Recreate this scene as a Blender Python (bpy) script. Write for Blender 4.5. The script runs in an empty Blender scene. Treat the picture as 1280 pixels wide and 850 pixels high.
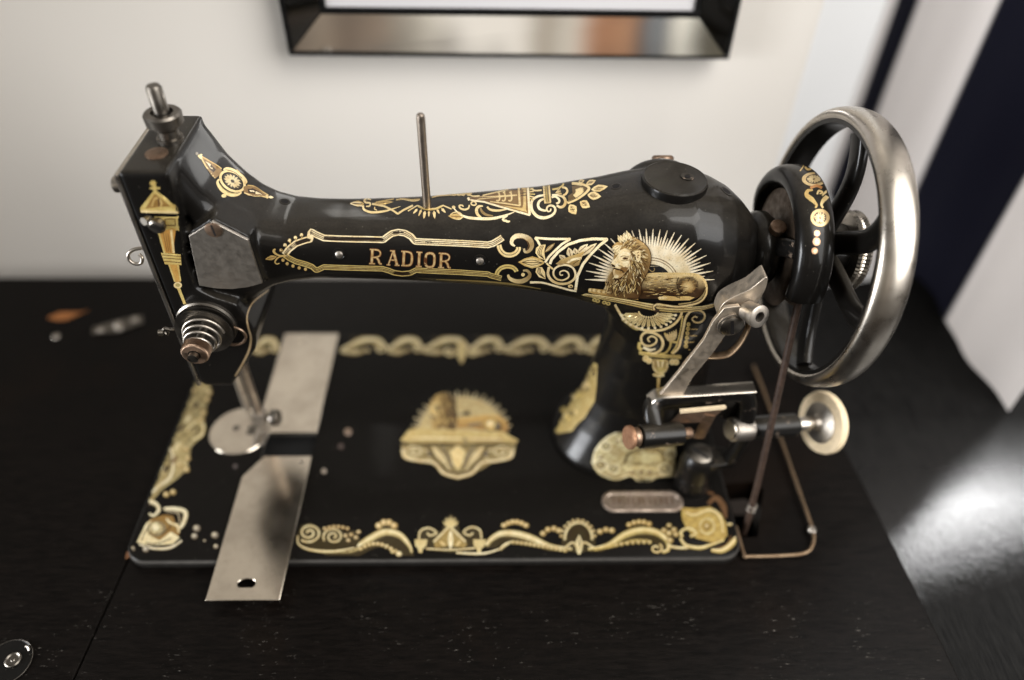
# Antique treadle sewing machine on a black wooden table, close-up.
import bpy, bmesh, math, random
import numpy as np
from mathutils import Vector, Matrix
from mathutils.bvhtree import BVHTree
from mathutils.geometry import delaunay_2d_cdt

scene = bpy.context.scene
COL = scene.collection
random.seed(7)
MM = 0.001
PI = math.pi

# ------------------------------------------------------------------ camera
CAM_F, CAM_PITCH, CAM_YAW, CAM_ROLL = 935.4, .7592, .0323, .0225     # f in px of a 1280 px wide picture
CAM_POS = Vector((.0348, -.3312, .4015))
_f = Vector((math.sin(CAM_YAW)*math.cos(CAM_PITCH), math.cos(CAM_YAW)*math.cos(CAM_PITCH), -math.sin(CAM_PITCH)))
_r = Vector((math.cos(CAM_YAW), -math.sin(CAM_YAW), 0))
_u = _r.cross(_f)
RT = _r*math.cos(CAM_ROLL) + _u*math.sin(CAM_ROLL)
UP = -_r*math.sin(CAM_ROLL) + _u*math.cos(CAM_ROLL)
FW = _f


def pray(u, v):
    return (FW*CAM_F + RT*(u-640) - UP*(v-425)).normalized()


# ------------------------------------------------------------------ materials
def new_mat(name):
    m = bpy.data.materials.new(name)
    m.use_nodes = True
    nt = m.node_tree
    nt.nodes.clear()
    out = nt.nodes.new('ShaderNodeOutputMaterial')
    b = nt.nodes.new('ShaderNodeBsdfPrincipled')
    nt.links.new(b.outputs[0], out.inputs[0])
    return m, nt, b


def nd(nt, typ, **kw):
    n = nt.nodes.new(typ)
    for k, v in kw.items():
        if k.startswith('i_'):
            n.inputs[k[2:].replace('_', ' ')].default_value = v
        else:
            setattr(n, k, v)
    return n


def ramp(nt, stops):
    r = nt.nodes.new('ShaderNodeValToRGB')
    e = r.color_ramp.elements
    while len(e) < len(stops):
        e.new(.5)
    for x, (p, c) in zip(e, stops):
        x.position = p
        x.color = c if len(c) == 4 else (*c, 1)
    return r


def coords(nt, scale=(1, 1, 1)):
    g = nt.nodes.new('ShaderNodeNewGeometry')
    mp = nt.nodes.new('ShaderNodeMapping')
    mp.inputs['Scale'].default_value = scale
    nt.links.new(g.outputs['Position'], mp.inputs['Vector'])
    return mp.outputs[0], g


def noise(nt, vec, scale, detail=3, rough=.55):
    n = nt.nodes.new('ShaderNodeTexNoise')
    n.inputs['Scale'].default_value = scale
    n.inputs['Detail'].default_value = detail
    n.inputs['Roughness'].default_value = rough
    nt.links.new(vec, n.inputs['Vector'])
    return n


def mixc(nt, fac, a, b):
    m = nt.nodes.new('ShaderNodeMix')
    m.data_type = 'RGBA'
    for sock, v in ((m.inputs[0], fac), (m.inputs[6], a), (m.inputs[7], b)):
        if hasattr(v, 'is_linked') or hasattr(v, 'links'):
            nt.links.new(v, sock)
        else:
            sock.default_value = v if not isinstance(v, tuple) else (*v, 1)
    return m.outputs[2]


def fmath(nt, op, a, b=None, clamp=False):
    m = nt.nodes.new('ShaderNodeMath')
    m.operation = op
    m.use_clamp = clamp
    for s, v in ((m.inputs[0], a), (m.inputs[1], b)):
        if v is None:
            continue
        if hasattr(v, 'links'):
            nt.links.new(v, s)
        else:
            s.default_value = v
    return m.outputs[0]


def mrange(nt, v, a, b, c, d):
    m = nt.nodes.new('ShaderNodeMapRange')
    nt.links.new(v, m.inputs[0])
    for i, x in enumerate((a, b, c, d)):
        m.inputs[i+1].default_value = x
    return m.outputs[0]


def japan(name, base=(.0045, .004, .0035), rough=.11, dust=.27, chips=.0, spec=.4, edge=0):
    """old black stoved enamel: glossy, dusty on faces that look up, fine specks"""
    m, nt, b = new_mat(name)
    vec, g = coords(nt)
    sep = nd(nt, 'ShaderNodeSeparateXYZ')
    nt.links.new(g.outputs['Normal'], sep.inputs[0])
    up = mrange(nt, sep.outputs[2], .45, 1.0, 0, 1)
    n1 = noise(nt, vec, 90, 6, .7)
    n2 = noise(nt, vec, 900, 3, .6)
    d = fmath(nt, 'MULTIPLY', up, mrange(nt, n1.outputs[0], .25, .75, .35, 1.0))
    d = fmath(nt, 'MULTIPLY', d, mrange(nt, n2.outputs[0], .3, .7, .55, 1.1))
    d = fmath(nt, 'MULTIPLY', d, dust, True)
    vor = nd(nt, 'ShaderNodeTexVoronoi')
    vor.inputs['Scale'].default_value = 420
    nt.links.new(vec, vor.inputs['Vector'])
    spk = mrange(nt, vor.outputs['Distance'], .06, .11, 1, 0)
    spk = fmath(nt, 'MULTIPLY', spk, mrange(nt, noise(nt, vec, 130, 2).outputs[0], .52, .62, 0, 1), True)
    spk = fmath(nt, 'MULTIPLY', spk, .55)
    c = mixc(nt, d, base, (.09, .076, .056))
    c = mixc(nt, spk, c, (.22, .2, .16))
    if chips:
        ch = mrange(nt, noise(nt, vec, 160, 5, .7).outputs[0], .62, .66, 0, chips)
        c = mixc(nt, ch, c, (.16, .12, .09))
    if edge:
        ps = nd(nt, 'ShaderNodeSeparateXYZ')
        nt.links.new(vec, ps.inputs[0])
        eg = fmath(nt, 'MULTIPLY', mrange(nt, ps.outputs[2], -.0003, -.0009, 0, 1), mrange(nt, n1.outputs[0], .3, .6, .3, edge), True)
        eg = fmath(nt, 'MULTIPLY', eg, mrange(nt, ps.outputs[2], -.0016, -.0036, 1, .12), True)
        c = mixc(nt, eg, c, (.13, .122, .112))  # pale rim line: edge wear and the light it catches, in the colour
    nt.links.new(c, b.inputs['Base Color'])
    rr = mrange(nt, n1.outputs[0], .3, .75, .30, .40)
    rr = fmath(nt, 'ADD', rr, fmath(nt, 'MULTIPLY', d, .45), True)
    nt.links.new(rr, b.inputs['Roughness'])
    b.inputs['Specular IOR Level'].default_value = spec*.24
    b.inputs['Coat Weight'].default_value = spec*.55
    b.inputs['Coat Roughness'].default_value = rough*.7
    bp = nd(nt, 'ShaderNodeBump')
    bp.inputs['Strength'].default_value = .06
    bp.inputs['Distance'].default_value = .0005
    nt.links.new(noise(nt, vec, 260, 4, .6).outputs[0], bp.inputs['Height'])
    nt.links.new(bp.outputs[0], b.inputs['Normal'])
    return m


def metal(name, col=(.56, .52, .46), rough=.28, stain=.5, stain_col=(.16, .13, .10), scale=140, met=1.0, streak=None, bump=.03, rv=1.8):
    m, nt, b = new_mat(name)
    vec, g = coords(nt, streak or (1, 1, 1))
    n1 = noise(nt, vec, scale, 6, .65)
    n2 = noise(nt, vec, scale*7, 3, .6)
    f = mrange(nt, n1.outputs[0], .42, .72, 0, stain)
    c = mixc(nt, f, col, stain_col)
    f2 = mrange(nt, n2.outputs[0], .6, .75, 0, .35*min(1, stain*2))
    c = mixc(nt, f2, c, stain_col)
    nt.links.new(c, b.inputs['Base Color'])
    b.inputs['Metallic'].default_value = met
    rr = mrange(nt, n1.outputs[0], .3, .75, rough*.8, min(1, rough*rv))
    nt.links.new(rr, b.inputs['Roughness'])
    bp = nd(nt, 'ShaderNodeBump')
    bp.inputs['Strength'].default_value = bump
    bp.inputs['Distance'].default_value = .0005
    nt.links.new(n2.outputs[0], bp.inputs['Height'])
    nt.links.new(bp.outputs[0], b.inputs['Normal'])
    return m


def plain(name, col, rough=.5, met=0.0, var=.25, scale=200, spec=.5):
    m, nt, b = new_mat(name)
    vec, g = coords(nt)
    n1 = noise(nt, vec, scale, 5, .6)
    f = mrange(nt, n1.outputs[0], .3, .7, 0, 1)
    lo = tuple(x*(1-var) for x in col)
    hi = tuple(min(1, x*(1+var)) for x in col)
    nt.links.new(mixc(nt, f, lo, hi), b.inputs['Base Color'])
    b.inputs['Roughness'].default_value = rough
    b.inputs['Metallic'].default_value = met
    b.inputs['Specular IOR Level'].default_value = spec*.24
    b.inputs['Coat Weight'].default_value = spec*.55
    b.inputs['Coat Roughness'].default_value = rough*.7
    return m


def transfer_mat():
    """gold leaf transfer: colour per vertex, worn by fine noise"""
    m, nt, b = new_mat('gold_transfer')
    at = nd(nt, 'ShaderNodeVertexColor', layer_name='Col')
    vec, g = coords(nt)
    n = noise(nt, vec, 1500, 4, .7)
    w = mrange(nt, n.outputs[0], .54, .68, 0, .6)
    n2 = noise(nt, vec, 220, 3, .6)
    mu = nt.nodes.new('ShaderNodeMix')
    mu.data_type = 'RGBA'
    mu.blend_type = 'MULTIPLY'
    nt.links.new(mrange(nt, n2.outputs[0], .3, .7, 0, .8), mu.inputs[0])
    nt.links.new(at.outputs[0], mu.inputs[6])
    mu.inputs[7].default_value = (.74, .62, .44, 1)
    c = mu.outputs[2]
    c = mixc(nt, w, c, (.03, .022, .014))
    nt.links.new(c, b.inputs['Base Color'])
    b.inputs['Metallic'].default_value = .38
    b.inputs['Roughness'].default_value = .34
    return m


M = {}
M['black'] = japan('black_enamel')
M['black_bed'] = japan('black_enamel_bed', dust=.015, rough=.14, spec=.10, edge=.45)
M['black_worn'] = japan('black_enamel_worn', rough=.3, dust=.35, chips=.8)
M['nickel'] = metal('worn_nickel', (.46, .42, .365), .30, .3, (.22, .185, .15), 110, rv=1.25)
M['nickel_dull'] = metal('dull_nickel', (.44, .40, .35), .34, .6, (.13, .105, .08), 120)
M['nickel_plate'] = metal('bright_steel_plate', (.68, .61, .51), .15, .45, (.26, .215, .17), 34)
M['plate_grey'] = metal('grey_pitted_steel', (.37, .335, .29), .46, .3, (.25, .225, .195), 240, rv=1.1)
M['steel_dark'] = metal('dark_steel', (.16, .145, .125), .3, .6, (.06, .05, .04), 150)
M['bronze'] = metal('browned_steel', (.24, .17, .12), .42, .7, (.10, .05, .03), 220)
M['rust'] = metal('rusty_steel', (.30, .17, .10), .5, .6, (.16, .06, .03), 260, .8)
M['leather'] = plain('brown_leather', (.034, .021, .015), .6, var=.5, scale=400)
M['pulley'] = metal('dark_brown_steel', (.10, .075, .055), .45, .6, (.04, .025, .018), 200)
M['winder_steel'] = metal('worn_winder_steel', (.62, .54, .44), .4, .6, (.22, .165, .115), 170)
M['rubber'] = plain('cream_rubber', (.62, .50, .33), .7, var=.14, scale=500)
M['wire'] = metal('brassy_wire', (.21, .15, .095), .45, .5, (.16, .09, .05), 200)
M['gold'] = transfer_mat()


def wood_mat(name, base=(.0016, .0013, .0011), rough=.36, tone=(.0045, .0033, .0026), specks=.55):
    m, nt, b = new_mat(name)
    vec, g = coords(nt)
    st, _ = coords(nt, (22, 150, 60))
    gr = noise(nt, st, 4, 6, .65)
    big = noise(nt, vec, 7, 4, .6)
    c = mixc(nt, mrange(nt, gr.outputs[0], .35, .7, 0, 1), base, tone)
    c = mixc(nt, mrange(nt, big.outputs[0], .55, .75, 0, .5), c, (.008, .0042, .0022))
    s2, _ = coords(nt, (240, 1150, 400))
    sn = noise(nt, s2, 1.0, 3, .6)
    sm = noise(nt, vec, 28, 3, .6)
    sp = fmath(nt, 'MULTIPLY', mrange(nt, sn.outputs[0], .66, .73, 0, 1), mrange(nt, sm.outputs[0], .46, .62, 0, specks), True)
    sy = nd(nt, 'ShaderNodeSeparateXYZ')
    nt.links.new(vec, sy.inputs[0])
    sp = fmath(nt, 'MULTIPLY', sp, mrange(nt, sy.outputs[1], -.10, -.13, .12, 1.0), True)      # worn grain shows near the front edge
    c = mixc(nt, sp, c, (.17, .155, .135))
    nt.links.new(c, b.inputs['Base Color'])
    rr = mrange(nt, gr.outputs[0], .3, .7, rough*.85, rough*1.3)
    nt.links.new(rr, b.inputs['Roughness'])
    b.inputs['Specular IOR Level'].default_value = .07
    bp = nd(nt, 'ShaderNodeBump')
    bp.inputs['Strength'].default_value = .25
    bp.inputs['Distance'].default_value = .0004
    nt.links.new(gr.outputs[0], bp.inputs['Height'])
    nt.links.new(bp.outputs[0], b.inputs['Normal'])
    return m


# ------------------------------------------------------------------ mesh builder (all lengths in mm)
class MB:
    def __init__(self):
        self.v, self.f = [], []

    def add(self, vs, fs, mat=None):
        o = len(self.v)
        if mat is not None:
            vs = [mat @ Vector(p) for p in vs]
        self.v += [tuple(p) for p in vs]
        self.f += [tuple(i+o for i in f) for f in fs]
        return self

    def box(self, a, b, mat=None):
        (x0, y0, z0), (x1, y1, z1) = a, b
        vs = [(x0, y0, z0), (x1, y0, z0), (x1, y1, z0), (x0, y1, z0), (x0, y0, z1), (x1, y0, z1), (x1, y1, z1), (x0, y1, z1)]
        return self.add(vs, [(3, 2, 1, 0), (4, 5, 6, 7), (0, 1, 5, 4), (1, 2, 6, 5), (2, 3, 7, 6), (3, 0, 4, 7)], mat)

    def loft(self, rings, closed=False, cap=True):
        n = len(rings[0])
        vs = [p for r in rings for p in r]
        fs = []
        m = len(rings)
        for i in range(m if closed else m-1):
            j = (i+1) % m
            for k in range(n):
                l = (k+1) % n
                fs.append((i*n+k, i*n+l, j*n+l, j*n+k))
        if cap and not closed:
            fs.append(tuple(range(n-1, -1, -1)))
            fs.append(tuple((m-1)*n+k for k in range(n)))
        return self.add(vs, fs)

    def lathe(self, prof, origin, axis, seg=40, ref=None):
        """prof: (distance along axis, radius)"""
        a = Vector(axis).normalized()
        u = a.orthogonal().normalized() if ref is None else Vector(ref).normalized()
        w = a.cross(u)
        o = Vector(origin)
        rings = [[tuple(o + a*d + (u*math.cos(2*PI*k/seg) + w*math.sin(2*PI*k/seg))*max(r, .01)) for k in range(seg)] for d, r in prof]
        return self.loft(rings)

    def tube(self, pts, r, seg=12, closed=False, flat=None):
        """round bar along pts; flat=(a,b,normal) makes an elliptical / strap section"""
        P = [Vector(p) for p in pts]
        n = len(P)
        T = []
        for i in range(n):
            if closed:
                t = P[(i+1) % n]-P[i-1]
            else:
                t = P[min(i+1, n-1)]-P[max(i-1, 0)]
            T.append(t.normalized())
        if flat:
            up = Vector(flat[2])
        else:
            up = T[0].orthogonal()
        rings = []
        for i in range(n):
            up = (up - T[i]*up.dot(T[i])).normalized()
            if flat:
                up = Vector(flat[2])
                up = (up - T[i]*up.dot(T[i])).normalized()
            s = T[i].cross(up)
            ra = flat[0] if flat else (r[i] if isinstance(r, (list, tuple)) else r)
            rb = flat[1] if flat else ra
            e = flat[3] if flat and len(flat) > 3 else 1
            ring = []
            for k in range(seg):
                c, q = math.cos(2*PI*k/seg), math.sin(2*PI*k/seg)
                c = math.copysign(abs(c)**e, c)
                q = math.copysign(abs(q)**e, q)
                ring.append(tuple(P[i] + s*ra*c + up*rb*q))
            rings.append(ring)
        return self.loft(rings, closed)

    def prism(self, poly, axis, d0, d1, taper=0):
        """poly of 2-D points; axis 'y': (x,z) polygon pushed along y, 'z': (x,y) polygon along z, 'x': (y,z) along x"""
        def p3(p, d):
            return {'y': (p[0], d, p[1]), 'z': (p[0], p[1], d), 'x': (d, p[0], p[1])}[axis]
        n = len(poly)
        vs = [p3(p, d0) for p in poly]+[p3(p, d1) for p in poly]
        fs = [tuple(range(n-1, -1, -1)), tuple(range(n, 2*n))]
        fs += [(k, (k+1) % n, n+(k+1) % n, n+k) for k in range(n)]
        return self.add(vs, fs)

    def mesh(self, name, sharp=38):
        me = bpy.data.meshes.new(name)
        me.from_pydata([tuple(c*MM for c in p) for p in self.v], [], self.f)
        bm = bmesh.new()
        bm.from_mesh(me)
        bmesh.ops.recalc_face_normals(bm, faces=bm.faces)
        bm.to_mesh(me)
        bm.free()
        me.polygons.foreach_set('use_smooth', [True]*len(me.polygons))
        me.set_sharp_from_angle(angle=math.radians(sharp))
        return me

    def build(self, name, mat, parent=None, bevel=0, seg=2, sharp=38):
        o = bpy.data.objects.new(name, self.mesh(name, sharp))
        COL.objects.link(o)
        o.data.materials.append(mat)
        if bevel:
            bv = o.modifiers.new('bevel', 'BEVEL')
            bv.width = bevel*MM
            bv.segments = seg
            bv.limit_method = 'ANGLE'
            bv.angle_limit = math.radians(35)
            bv.harden_normals = True
        o.parent = parent
        return o


def smooth_path(pts, n=8, closed=False):
    """Catmull-Rom through points of any dimension"""
    P = [np.array(p, float) for p in pts]
    out = []
    m = len(P)
    for i in range(m if closed else m-1):
        p1, p2 = P[i], P[(i+1) % m]
        p0 = P[i-1] if (i > 0 or closed) else 2*p1-p2
        p3 = P[(i+2) % m] if (i+2 < m or closed) else 2*p2-p1
        for k in range(n):
            t = k/n
            out.append(.5*((2*p1)+(-p0+p2)*t+(2*p0-5*p1+4*p2-p3)*t*t+(-p0+3*p1-3*p2+p3)*t**3))
    if not closed:
        out.append(P[-1])
    return [tuple(p) for p in out]


def rrect(x0, y0, x1, y1, r, seg=8):
    pts = []
    for cx, cy, a0 in ((x1-r, y1-r, 0), (x0+r, y1-r, 90), (x0+r, y0+r, 180), (x1-r, y0+r, 270)):
        for k in range(seg+1):
            a = math.radians(a0+90*k/seg)
            pts.append((cx+r*math.cos(a), cy+r*math.sin(a)))
    return pts


def empty(name, loc=(0, 0, 0)):
    o = bpy.data.objects.new(name, None)
    COL.objects.link(o)
    o.location = loc
    o.empty_display_size = .02
    return o


def tag(o, label=None, cat=None, group=None, kind=None):
    for k, v in (('label', label), ('category', cat), ('group', group), ('kind', kind)):
        if v:
            o[k] = v
    return o


def apply_mods(o):
    dg = bpy.context.evaluated_depsgraph_get()
    dg.update()
    me = bpy.data.meshes.new_from_object(o.evaluated_get(dg))
    old = o.data
    o.modifiers.clear()
    o.data = me
    me.name = o.name
    if old.users == 0:
        bpy.data.meshes.remove(old)
    return o


def cut(o, cutter_mb):
    c = cutter_mb.build('cutter_tmp', M['black'])
    md = o.modifiers.new('cut', 'BOOLEAN')
    md.operation = 'DIFFERENCE'
    md.solver = 'EXACT'
    md.object = c
    apply_mods(o)
    bpy.data.objects.remove(c, do_unlink=True)
    return o
M['pin'] = metal('browned_pin', (.34, .29, .24), .3, .5, (.12, .09, .07), 300)
# ------------------------------------------------------------------ the sewing machine
machine = tag(empty('sewing_machine'), 'antique black sewing machine with gold lion ornament on dark wooden table', 'sewing machine')

# ---- cast body: arm, head and pillar grown together
ST = [(-113, 218.2, 112.9, 27.0, 6.0), (-106, 202.8, 116.9, 26.6, 5.39), (-98, 191.7, 130.9, 26.2, 4.7), (-90, 185.7, 138.2, 25.3, 4.0), (-82, 182.4, 143.4, 24.3, 3.68), (-72, 180.1, 145.5, 23.4, 3.28), (-60, 180.2, 145.6, 22.5, 2.8), (-45, 180.3, 145.0, 22.1, 2.72), (-30, 180.8, 144.4, 22.4, 2.65), (-15, 181.6, 143.6, 22.9, 2.58), (0, 182.7, 142.7, 23.5, 2.5), (20, 184.4, 141.4, 25.0, 2.48), (40, 186.3, 139.9, 26.5, 2.46), (60, 188.5, 136.8, 28.2, 2.43), (75, 191.4, 133.4, 29.6, 2.42), (90, 194.6, 127.9, 31.0, 2.4), (105, 198.0, 122.9, 32.5, 2.5), (120, 200.0, 120.3, 33.5, 2.6), (135, 199.8, 119.6, 34.2, 2.6), (148, 196.2, 118.5, 33.1, 2.34), (158, 191.0, 117.3, 30.4, 2.32), (166, 184.3, 117, 25.5, 2.32), (172, 177.6, 122.0, 19.0, 2.31), (176, 172.2, 130.6, 12.4, 2.3)]


def sup(c, n):
    return math.copysign(abs(c)**(2/n), c)


SEG = 72
rings = []
for x, zt, zb, b, n in ST:
    zc, a = (zt+zb)/2, (zt-zb)/2
    yc = 2.5 if x < -90 else (1.2 if x < -82 else 0)
    rings.append([(x, yc+b*sup(math.cos(2*PI*k/SEG), n), zc+a*sup(math.sin(2*PI*k/SEG), n)) for k in range(SEG)])
body_mb = MB().loft(rings)
# head block
HEAD = [(-136, 220.5), (-113.5, 220.5), (-114.0, 205), (-116.5, 188), (-119.5, 170), (-120, 152), (-112, 146), (-101, 141), (-98.5, 131), (-95.5, 121), (-98.5, 108), (-116, 82), (-118, 79), (-134, 78.5), (-136, 82)]
body_mb.prism(HEAD, 'y', -30.5, 26)
# boss under the slide plate
PLATE = [(-100.9, 193.0), (-114.3, 184.5), (-117.6, 153.3), (-109.5, 151.4), (-101.3, 151.0), (-93, 152.2), (-84.9, 154.9), (-86.1, 182.2)]
cx_, cz_ = -101, 171
body_mb.prism([(cx_+(x-cx_)*1.06, cz_+(z-cz_)*1.06) for x, z in PLATE], 'y', -27.6, -10)
# pillar
PIL = [  # z, x left, x right, half depth, y centre, exponent
    (0, 74.5, 182, 43.5, 0, 2.2), (5, 74.8, 181.5, 43.2, 0, 2.2), (8, 76.6, 180, 41.6, 0, 2.15), (14, 80.0, 178, 39.6, 0, 2.0), (24, 85.0, 175.5, 36.6, 0, 1.85),
    (34, 89.2, 173.5, 34, 0, 1.8), (46, 92.6, 172, 31.8, 0, 1.72), (60, 94.8, 170.5, 30.6, 0, 1.7), (74, 97.6, 169.5, 29.6, 0, 1.72), (92, 100.6, 169, 29.2, 0, 1.8),
    (106, 102.2, 169, 29.6, 0, 2.0), (118, 99, 169, 30.5, 0, 2.2), (128, 92, 169, 31, 0, 2.3), (140, 85, 169, 31, 0, 2.3), (160, 84, 168, 30, 0, 2.4)]
rings = []
for z, xl, xr, b, yc, n in PIL:
    rings.append([((xl+xr)/2+(xr-xl)/2*sup(math.cos(2*PI*k/SEG), n), yc+b*sup(math.sin(2*PI*k/SEG), n), z) for k in range(SEG)])
body_mb.loft(rings)
# neck to the wheel and the round cover at the back
body_mb.lathe([(0, 21), (8, 19), (11, 15.5), (15, 15.5)], (164, 0, 156), (1, 0, 0), 48)
body_mb.lathe([(0, 18), (14, 20), (17, 18), (20, 12)], (125, 18, 173.5), (0, .94, .34), 48)
body = body_mb.build('body', M['black'], machine)
rm = body.modifiers.new('remesh', 'REMESH')
rm.mode = 'VOXEL'
rm.voxel_size = .00115
sm = body.modifiers.new('smooth', 'SMOOTH')
sm.factor = .5
sm.iterations = 9
apply_mods(body)
body.data.polygons.foreach_set('use_smooth', [True]*len(body.data.polygons))
_me = body.data
BVH_BODY = BVHTree.FromPolygons([v.co.copy() for v in _me.vertices], [tuple(p.vertices) for p in _me.polygons])


def surf_z(x, y):
    h = BVH_BODY.ray_cast(Vector((x*MM, y*MM, .4)), Vector((0, 0, -1)))
    return h[0].z/MM, h[1]


def surf_px(u, v):
    h = BVH_BODY.ray_cast(CAM_POS, pray(u, v))
    return (h[0]/MM, h[1]) if h[0] is not None else (None, None)


# ---- bed
BW, BD = 185, 98
bed = MB()
o_ = rrect(-BW, -BD, BW, BD, 13)
o2 = rrect(-BW+1.6, -BD+1.6, BW-1.6, BD-1.6, 11.5)
bed.loft([[(x, y, z) for x, y in o] for o, z in ((o_, -6.5), (o_, -2.0), (rrect(-BW+.5, -BD+.5, BW-.5, BD-.5, 12.5), -.7), (o2, 0))])
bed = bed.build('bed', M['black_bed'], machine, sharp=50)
cut(bed, MB().box((-121, -23, -5), (-86.6, -1, 3)))
bed.data.polygons.foreach_set('use_smooth', [True]*len(bed.data.polygons))
bed.data.set_sharp_from_angle(angle=math.radians(50))
bed.parent = machine
MB().box((-121, -23, -4.9), (-86.6, -1, -4.6)).build('shuttle_race', plain('race_black', (.002, .002, .002), .8), machine)

# slide plates
rear = MB().prism([(-128.3, 97.5), (-128.3, 0), (-122, -2.0), (-86.5, -2.0), (-86.5, 97.5)], 'z', .1, 1.7).build('slide_plate', M['nickel_plate'], machine)
rear.modifiers.new('b', 'BEVEL').width = .0003
front = MB().prism([(-128.3, -123.5), (-86.5, -123.5), (-86.5, -22), (-118, -22), (-128.3, -38.5)], 'z', .1, 1.7).build('slide_plate', M['nickel_plate'], machine)
hole = [(-107.6+5.2*math.cos(a), -113.5+max(-2.2, 3.4*math.sin(a))) for a in [2*PI*k/24 for k in range(24)]]
cut(front, MB().prism(hole, 'z', -2, 4))
cut(front, MB().lathe([(-2, 1.2), (4, 1.2)], (-92.5, -26.5, 0), (0, 0, 1), 12))
cut(rear, MB().prism([(-111+4*math.cos(2*PI*k/16), 88.5+1.6*math.sin(2*PI*k/16)) for k in range(16)], 'z', 1.2, 4))
for o in (front, rear):
    o.parent = machine
    o.data.set_sharp_from_angle(angle=math.radians(30))
    bv = o.modifiers.new('b', 'BEVEL')
    bv.width = .00025
    bv.segments = 2
    bv.limit_method = 'ANGLE'

# needle plate, feed, presser foot
npl = MB().lathe([(0, 20.5), (1.5, 20.5), (1.9, 20)], (-138.8, 0, .05), (0, 0, 1), 56).build('needle_plate', M['nickel_plate'], machine)
MB().lathe([(0, 2.4), (.25, 2.4)], (-142, 2, 1.85), (0, 0, 1), 16).build('needle_hole', M['steel_dark'], npl)
MB().box((-134, -4, 1.85), (-126, 4, 2.2)).build('feed_dog', M['steel_dark'], npl, .2)
bar = MB().lathe([(0, 2.7), (85, 2.7)], (-122.5, 0, 16), (0, 0, 1), 20).build('presser_bar', M['pin'], machine)
nb = MB().lathe([(0, 2.4), (80, 2.4)], (-130.5, 3, 22), (0, 0, 1), 20).build('needle_bar', M['nickel_dull'], machine)
MB().lathe([(0, .3), (4, .8), (22, .9)], (-130.5, 3, 2), (0, 0, 1), 10).build('needle', M['nickel'], nb)
ft = MB()
ft.box((-126, -4.5, 12), (-118, 3.5, 22))
ft.prism([(-127, 3.5), (-119, 3.5), (-118, -7), (-119.5, -14), (-122.2, -14), (-122.6, -4), (-123.6, -4), (-124.2, -14), (-127, -14), (-128, -7)], 'z', 2.3, 4.2)
ft.box((-125, -3, 3.8), (-120.5, 2, 13))
ft.build('presser_foot', M['nickel_dull'], machine, .5)
sc = MB().lathe([(0, 2), (5, 2), (5, 5.2), (6, 5.6), (9, 5.6), (10, 5)], (-119, -1, 16), (1, -.1, .15), 24)
sc.build('foot_screw', M['steel_dark'], machine)

# face plate on the left end
fp = [(-30.3, 219), (-31, 150), (-30.5, 79), (0, 77), (24, 79), (25, 219)]
fpl = MB().prism(fp, 'x', -138.3, -136.2).build('face_plate', M['nickel'], machine, .4)
MB().lathe([(0, 2.2), (1.5, 2.2), (1.5, 3.6), (2.3, 4), (6, 4), (6.6, 3.4)], (-138.2, -21, 208.5), (-1, 0, 0), 28).build('face_plate_screw', M['nickel'], fpl)
MB().lathe([(0, 3.4), (2.2, 3.4), (2.8, 2.4)], (-138.2, -17, 203), (-1, 0, 0), 20).build('face_plate_screw', M['steel_dark'], fpl)
pg = [(-137, -19, 169.5), (-142, -20, 170.5), (-147.5, -21, 170.5), (-151, -22, 168.5), (-151.8, -22.5, 165), (-149.5, -22.8, 162.5), (-146.3, -22.6, 163), (-145.2, -22, 165.8), (-146.3, -21.4, 167.6)]
MB().tube(smooth_path(pg, 8), .95, 10).build('thread_hook', M['nickel'], machine)

# presser-bar regulator on top of the head
rg = MB().lathe([(0, 6.2), (3, 6.2), (3, 5.0), (7, 5.0), (8.4, 6.2), (9.6, 6.2)], (-121.0, -1, 219.5), (.0, 0, 1), 36)
reg = rg.build('pressure_regulator', M['steel_dark'], machine)
MB().lathe([(0, 6.5), (.8, 8.6), (5.2, 8.8), (6.2, 8.0), (6.2, 5.2), (4.2, 5.0)], (-121.0, -1, 229), (0, 0, 1), 44).build('thumb_nut', M['steel_dark'], reg)
MB().lathe([(0, 3.6), (17, 3.6), (18.2, 2.9)], (-121.0, -1, 230), (0, 0, 1), 28).build('stem', M['steel_dark'], reg)
MB().lathe([(0, 5.2), (1.6, 5.2), (1.9, 4.6)], (-123.5, -14, 219.6), (0, 0, 1), 24).build('oil_collar', M['bronze'], machine)

# slide plate on the head
sp = MB().prism(PLATE, 'y', -29.2, -27.3).build('cover_plate', M['plate_grey'], machine, .35)


def screw(name, p, ax, r, h, mat, parent, slot=30, dome=.35):
    a = Vector(ax).normalized()
    mb = MB().lathe([(0, r), (h*.7, r), (h, r*.82)], p, a, 28)
    s = mb.build(name, mat, parent)
    u = a.orthogonal().normalized()
    u = Matrix.Rotation(math.radians(slot), 3, a) @ u
    w = a.cross(u)
    c = Vector(p)+a*(h+.02)
    vs = [c+u*r*.8*sx+w*r*.13*sy for sx, sy in ((-1, -1), (1, -1), (1, 1), (-1, 1))]
    MB().add(vs, [(0, 1, 2, 3)]).build('slot', M_SLOT, s)
    return s


M_SLOT = plain('slot_black', (.004, .003, .003), .9)
screw('screw', (-101.2, -29.1, 188.4), (0, -1, 0), 4.1, .9, M['bronze'], sp, 50)

# dark thread guide on the gold strip
tg = MB().lathe([(0, 2.4), (1.5, 2.6), (2.4, 4.0), (4.6, 4.0), (5.4, 3)], (-125.0, -30, 194.0), (-.1, -1, -.15), 24)
tg.lathe([(0, 1.9), (4, 1.9)], (-129, -31, 196), (-.3, -1, .2), 16)
tg.build('thread_guide', M['steel_dark'], machine)

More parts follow.
